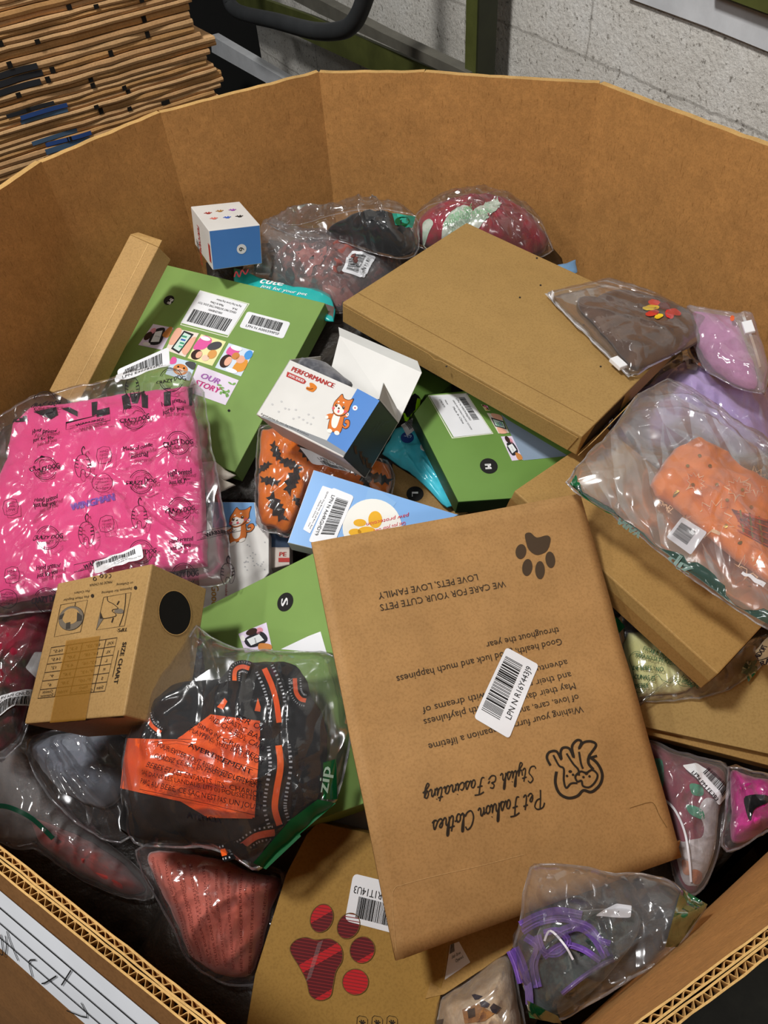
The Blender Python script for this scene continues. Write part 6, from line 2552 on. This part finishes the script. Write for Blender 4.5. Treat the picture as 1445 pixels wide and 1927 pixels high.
mb.build('seal_strip', puf.obj, True, label='green press seal strip')
mb = MB()
mb.patch(PX(puf.fr), [e8(240, 1320), e8(400, 1400), e8(420, 1440), e8(260, 1410)], GSEAL, .006, 8)
mb.build('seal_end', puf.obj, True)
sticker(puk, pui.fr, e8(585, 900), e8(760, 908), e8(765, 850), e8(690, 840), [('L', 50, 12, 62, 12)], None, 52, curved=True, e=.014)

BF = plane(900, 1890, .545, (0, -.3, .95))
ug = crop(780, 1700, 4.25)
fk2, fl2 = pack('bagged_fleece', 'cream fleece with leopard patches in a clear bag at the bottom edge', 'fleece', BF,
                [ug(*q) for q in ((190, 760), (430, 580), (620, 440), (760, 400), (830, 600), (880, 960), (860, 1100), (200, 1100))], .045, CLEAR, .005, 54, 22, 2, p=3)
fl = filling(fk2, 'fleece', BF, [ug(*q) for q in ((210, 780), (430, 610), (640, 440), (740, 430), (800, 600), (840, 960), (820, 1080), (220, 1080))], .038, cloth('#d9c0a0', '#c7a986', 70, 260, .95, .4, .6, .6, .9), .006, 55, 30)
for pts, c in (([(455, 730), (480, 722), (545, 740), (510, 765), (480, 768)], '#3d3440'), ([(520, 790), (560, 775), (600, 800), (580, 830), (530, 825)], '#4a4450'), ([(600, 830), (630, 795), (690, 830), (650, 880), (620, 870)], '#352c33'), ([(420, 850), (480, 830), (485, 900), (430, 915)], '#4a3a2e'), ([(380, 850), (500, 800), (640, 880), (560, 940), (400, 960)], '#b07c4a'), ([(175, 930), (230, 920), (220, 970), (180, 980)], '#3d3440')):
    mb = MB()
    mb.poly(fl.fr, [ug(*q) for q in pts], cloth(c, None, 100, 260, .95), .0018 if c != '#b07c4a' else .001, 5)
    mb.build('leopard_patch', fl.obj)

# ---- middle
HW = plane(590, 900, .662, (0, -.30, .95))
wk, wf_ = pack('bagged_cloth', 'orange halloween cloth with black bats in a clear bag under the open shoe box', 'cloth', HW,
               [(484, 820), (500, 800), (560, 800), (640, 850), (735, 868), (737, 935), (690, 945), (610, 925), (560, 1000), (540, 1012), (515, 1000), (480, 984)], .030, CLEAR, .005, 60, 22, 2, p=3)
wi_ = filling(wk, 'halloween_cloth', HW, [(490, 825), (505, 808), (560, 806), (640, 858), (730, 875), (730, 930), (690, 936), (600, 915), (555, 985), (535, 1002), (515, 992), (487, 970)], .024, cloth('#f0801d', '#d96a10', 25, 600, .85, .3, .7), .005, 61, 26)
BAT = cloth('#2b2422', '#1d1817', 60)
bat = [(-1, -.25), (-.55, -.1), (-.3, -.35), (-.12, -.2), (0, -.4), (.12, -.2), (.3, -.35), (.55, -.1), (1, -.25), (.75, .1), (.8, .35), (.45, .2), (.3, .5), (0, .3), (-.3, .5), (-.45, .2), (-.8, .35), (-.75, .1)]
for cx_, cy_, s_, ro in ((520, 850, 18, 1.2), (545, 872, 20, .4), (552, 905, 26, 2.0), (508, 905, 18, .2), (522, 955, 28, 1.1), (498, 880, 14, 2.5), (575, 850, 20, 1.0), (690, 895, 26, 1.5), (715, 900, 22, .3), (662, 880, 18, .8), (560, 825, 16, .1), (565, 945, 16, .6)):
    mb = MB()
    s_ *= 1.15
    mb.poly(wi_.fr, [(cx_ + s_ * (a * math.cos(ro) - b * math.sin(ro)), cy_ + s_ * (a * math.sin(ro) + b * math.cos(ro))) for a, b in bat], BAT, .0014, 5)
    mb.build('bat_print', wi_.obj)
sticker(wk, wf_.fr, k_(540, 790), k_(755, 838), k_(700, 780), k_(470, 700), [('LPN N A6', 30, 20, 90, 9)], (30, 2, 90, 16), 62, curved=True, e=.001)

TP2 = plane(800, 880, .662, (.05, -.25, .97))
tk = thing('teal_pouch', 'glossy turquoise pouch between the open shoe box and the green M box', 'pouch', at(800, 880, .65))
tp = Pillow(TP2, [n_(*q) for q in ((60, 600), (150, 440), (250, 400), (330, 440), (400, 570), (480, 750), (553, 905), (520, 940), (485, 948), (450, 925), (380, 850), (280, 745), (260, 735))], .008, .003, 63, 40, sm=1, p=5)
tp.mesh(card('#4cc8de', .18, .2)).build('pouch_body', tk, True)
mb = MB()
mb.ell(tp.fr, *n_(228, 495), 12.5, 10.5, ink('#1d3f86'), .0008)
mb.T(tp.fr, 'PAD', n_(205, 505), n_(255, 495), 5, ink('#cfe2f2'), .0012, .2, .5)
mb.build('blue_badge', tk)
mb = MB()
mb.ell(tp.fr, *n_(345, 555), 10, 8.5, ink('#eef2f4'), .0008)
mb.build('white_badge', tk)
mb = MB()
mb.stroke(tp.fr, [n_(290, 440), n_(320, 470), n_(350, 490)], 4, ink('#d9d6a0'), .0008)
mb.build('tear_strip', tk)
sticker(tk, tp.fr, n_(225, 488), n_(320, 430), n_(270, 365), n_(185, 418), [], (30, 20, 80, 90), 64, w=100, h=80, e=.0012)
LM = plane(772, 775, .712, (0, -.3, .95))
lk = thing('dog_shoe', 'small black and lime green dog shoe under the white lid flap', 'shoe', at(772, 775, .70))
lp = Pillow(LM, [n_(*q) for q in ((190, 360), (230, 270), (285, 215), (320, 250), (300, 300), (250, 340), (215, 380))], .016, .003, 65, 50, sm=2)
lp.mesh(BLKC, 10).build('shoe_body', lk, True)
mb = MB()
mb.stroke(lp.fr, [n_(205, 350), n_(250, 325), n_(290, 290), n_(305, 245)], 7, ink('#9be010', .4), .0016)
mb.build('lime_strap', lk, True)
CW = plane(415, 895, .655, (0, -.3, .95))
cwk = thing('cream_cloth', 'cream cloth with two pointed tips poking out beside the pink shirt bag', 'cloth', at(410, 895, .645))
sheet_ = MB()
c6 = crop(400, 600, 2.89)
for pts in ([(-60, 800), (20, 780), (60, 810), (125, 850), (70, 880), (20, 875), (-60, 900)],):
    pass
cp = Pillow(CW, [c6(*q) for q in ((-70, 780), (10, 778), (70, 822), (128, 852), (75, 880), (60, 884), (124, 905), (70, 935), (15, 960), (-70, 940))], .006, .002, 66, 40, sm=1)
cp.mesh(cloth('#e4dfd2', '#d2ccbd', 40), 8).build('cloth_body', cwk, True)

# ---- lower left
DR = plane(45, 1270, .632, (.1, -.2, .97))
dk_, df_ = pack('bagged_cloth', 'dark red cloth in a creased clear bag between the pink shirt and the left wall', 'cloth', DR,
                [(-30, 1160), (20, 1140), (92, 1118), (112, 1150), (95, 1230), (62, 1330), (40, 1400), (-30, 1420)], .035, CLEAR, .007, 70, 22, 2)
di = filling(dk_, 'dark_red_cloth', DR, [(-25, 1175), (20, 1155), (88, 1135), (100, 1170), (80, 1240), (52, 1330), (30, 1390), (-25, 1400)], .028, cloth('#8e1430', '#3a2a1c', 14, 500, .85, .42, .55), .006, 71, 24)
sticker(dk_, df_.fr, (66, 1275), (82, 1215), (60, 1222), (46, 1255), [], None, 72, curved=True, e=.001)
sticker(dk_, df_.fr, (-20, 1362), (58, 1322), (58, 1290), (-20, 1325), [('LPN RM CNLO', 30, 34, 92, 10)], (10, 4, 92, 30), 73, curved=True, e=.0015)

GBG = plane(160, 1450, .560, (.1, -.3, .95))
ggk, ggf = pack('bagged_cloth', 'pale grey cloth in a clear bag below the pet collar box', 'cloth', GBG,
                [(48, 1390), (140, 1368), (235, 1372), (262, 1420), (250, 1500), (252, 1572), (190, 1580), (110, 1520), (60, 1450)], .035, CLEAR, .010, 75, 22, 2)
filling(ggk, 'grey_cloth', GBG, [(60, 1400), (140, 1378), (225, 1382), (250, 1420), (240, 1480), (200, 1520), (120, 1490), (75, 1440)], .028, cloth('#8d929c', '#6d727c', 14), .008, 76, 20)

RD = plane(130, 1570, .505, (.25, -.3, .92))
rdk, rdf = pack('bagged_cloth', 'red cloth in a clear bag with a dark green strip in the shaded left corner', 'cloth', RD,
                [(-20, 1420), (30, 1400), (75, 1450), (130, 1530), (210, 1590), (278, 1650), (290, 1690), (240, 1692), (150, 1655), (60, 1600), (-10, 1580)], .035, film((240, 236, 234), .14, .1, .5), .007, 77, 20, 2)
filling(rdk, 'red_cloth', RD, [(60, 1540), (120, 1560), (200, 1600), (265, 1660), (270, 1680), (230, 1680), (150, 1640), (80, 1590)], .026, cloth('#c04a44', '#9c2f2f', 20), .006, 78, 28)
mb = MB()
mb.stroke(rdf.fr, [(-5, 1516), (20, 1520), (60, 1540), (100, 1578)], 9, ink('#134a36', .4), .001)
mb.build('seal_strip', rdf.obj, True)

CO = plane(390, 1715, .545, (.1, -.35, .93))
cok, cof = pack('bagged_garment', 'coral red garment in a clear bag with small print, left of the paw window box', 'garment', CO,
                [(255, 1600), (290, 1585), (400, 1600), (480, 1625), (538, 1640), (528, 1700), (495, 1830), (480, 1855), (420, 1850), (355, 1812), (310, 1720), (270, 1650)], .040, CLEAR, .007, 80, 18, 2, p=3)
coi = filling(cok, 'coral_cloth', CO, [(278, 1612), (300, 1600), (400, 1615), (475, 1640), (525, 1655), (512, 1710), (480, 1820), (440, 1838), (370, 1808), (325, 1720), (290, 1650)], .032, cloth('#e07a68', '#cc6452', 12, 700, .85, .35, .65), .010, 81, 16)
r_ = random.Random(21)
words = ['AVVERTENZA: PER EVITARE IL PERICOLO DI SOFFOCAMENTO', 'IL SACCHETTO NON E UN GIOCATTOLO', 'PELIGRO DE ASFIXIA MANTENGASE LEJOS', 'ESTA BOLSA NO ES UN JUGUETE', 'UTILISER DANS LES BERCEAUX, LITS', 'VORSICHT: UM ERSTICKUNGSGEFAHR ZU VERMEIDEN', 'NE PAS LAISSER A LA PORTEE DES ENFANTS', 'NIENTE GIOCO PER BAMBINI', 'DIESER BEUTEL IST KEIN SPIELZEUG', 'SCONSIGLIATO PER NEONATI']
for k in range(10):
    x0, x1 = 352 + k * 15, 290 + k * 24
    mb = MB()
    y0_, y1_ = 1800 + k * 4, 1612 + k * 4.5
    mb.T(cof.fr, words[k], (x0, y0_), (x1, y1_), 4.5, ink('#5e2420', .7), .0008)
    mb.build('film_warning', cof.obj)

# ---------------------------------------------------------------- everything under the visible goods: one uncounted heap
bpy.context.view_layer.update()
NXg, NYg = 72, 84
gx0, gx1, gy0, gy1 = -.60, .66, -.08, 1.34
zmin = np.full((NXg, NYg), np.inf)
inbin = [r_ for r_ in ITEMS if r_.name.split('.')[0] not in ('flattened_carton', 'flattened_cartons', 'white_board', 'olive_rail', 'steel_frame', 'white_bar', 'tube_handle', 'bulk_carton')]
for r_ in inbin:
    for o in list(r_.children) + ([r_] if r_.type == 'MESH' else []):
        if o.type != 'MESH':
            continue
        me = o.data
        off = r_.location
        co = [v.co + off for v in me.vertices]
        for f in me.polygons:
            vs = [co[i] for i in f.vertices]
            for t_ in range(1, len(vs) - 1):
                a, b, c = vs[0], vs[t_], vs[t_ + 1]
                L = max((b - a).length, (c - a).length, (c - b).length)
                n = min(40, max(1, int(L / .008)))
                for i in range(n + 1):
                    for j in range(n + 1 - i):
                        q = a + (b - a) * (i / n) + (c - a) * (j / n)
                        gi_ = int((q.x - gx0) / (gx1 - gx0) * NXg)
                        gj_ = int((q.y - gy0) / (gy1 - gy0) * NYg)
                        if 0 <= gi_ < NXg and 0 <= gj_ < NYg and q.z < zmin[gi_, gj_]:
                            zmin[gi_, gj_] = q.z
# erode (take the lowest of the neighbours), fill the gaps, keep a little below
pad = np.pad(zmin, 1, mode='edge')
low = np.min([pad[1 + a:1 + a + NXg, 1 + b:1 + b + NYg] for a in (-1, 0, 1) for b in (-1, 0, 1)], axis=0)
fin = np.isfinite(low)
val = np.where(fin, low, 0.0)
filled = val.copy()
known = fin.copy()
for _ in range(120):
    if known.all():
        break
    s_ = np.zeros_like(filled)
    w_n = np.zeros_like(filled)
    for a, b in ((1, 0), (-1, 0), (0, 1), (0, -1), (1, 1), (-1, -1), (1, -1), (-1, 1)):
        kk = np.roll(np.roll(known, a, 0), b, 1)
        ff_ = np.roll(np.roll(filled, a, 0), b, 1)
        s_ += np.where(kk, ff_, 0)
        w_n += kk
    new = (~known) & (w_n > 0)
    filled[new] = s_[new] / w_n[new] - .022
    known |= new
# a softly hollowed top in the gaps, lower where nothing lies
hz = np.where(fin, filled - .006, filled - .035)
cap_ = hz.copy()
for _ in range(3):
    pd = np.pad(hz, 1, mode='edge')
    sm_ = sum(pd[1 + a:1 + a + NXg, 1 + b:1 + b + NYg] for a in (-1, 0, 1) for b in (-1, 0, 1)) / 9
    hz = np.minimum(sm_, cap_)


def inside(x, y, marg=.02):
    P = [rim_at(i, .6) for i in range(10)]
    c_in = True
    d_ = 9
    for i in range(10):
        a, b = P[i], P[(i + 1) % 10]
        e = (b - a).normalized()
        n = Vector((-e.y, e.x, 0))
        if n.dot(cen - a) < 0:
            n = -n
        d_ = min(d_, n.dot(Vector((x, y, 0)) - a))
    return d_ > marg


t = NT('gap_shade_heap')
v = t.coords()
t.l(t.ramp(t.noise(v, 16, 3), [(.3, lin('#1b1916')), (.5, lin('#2b2622')), (.7, lin('#3a342e'))]), t.b.inputs['Base Color'])  # dark tones stand in for the shade between the goods
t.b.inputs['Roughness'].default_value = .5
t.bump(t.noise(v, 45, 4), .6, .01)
mb = MB()
idx = {}
vs, fs = [], []


def hv(i, j):
    if (i, j) not in idx:
        x = gx0 + (i + .5) / NXg * (gx1 - gx0)
        y = gy0 + (j + .5) / NYg * (gy1 - gy0)
        idx[(i, j)] = len(vs)
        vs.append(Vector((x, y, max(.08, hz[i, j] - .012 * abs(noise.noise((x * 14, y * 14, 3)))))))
    return idx[(i, j)]


for i in range(NXg - 1):
    for j in range(NYg - 1):
        if all(inside(gx0 + (a + .5) / NXg * (gx1 - gx0), gy0 + (b + .5) / NYg * (gy1 - gy0)) for a, b in ((i, j), (i + 1, j), (i, j + 1), (i + 1, j + 1))):
            fs.append((hv(i, j), hv(i + 1, j), hv(i + 1, j + 1), hv(i, j + 1)))
# sides down to the bottom of the bin
edge = {}
for f in fs:
    for k in range(4):
        e = (f[k], f[(k + 1) % 4])
        if (e[1], e[0]) in edge:
            del edge[(e[1], e[0])]
        else:
            edge[e] = 1
bot = {}
for a, b in list(edge):
    for q in (a, b):
        if q not in bot:
            bot[q] = len(vs)
            vs.append(Vector((vs[q].x, vs[q].y, .012)))
    fs.append((b, a, bot[a], bot[b]))
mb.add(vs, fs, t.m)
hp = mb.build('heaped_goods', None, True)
tag(hp, 'unseen heap of goods filling the bin, coloured dark for shade in the gaps', 'heap')
hp['kind'] = 'stuff'

for o in bpy.data.objects:
    if 'w0' in o:
        del o['w0']
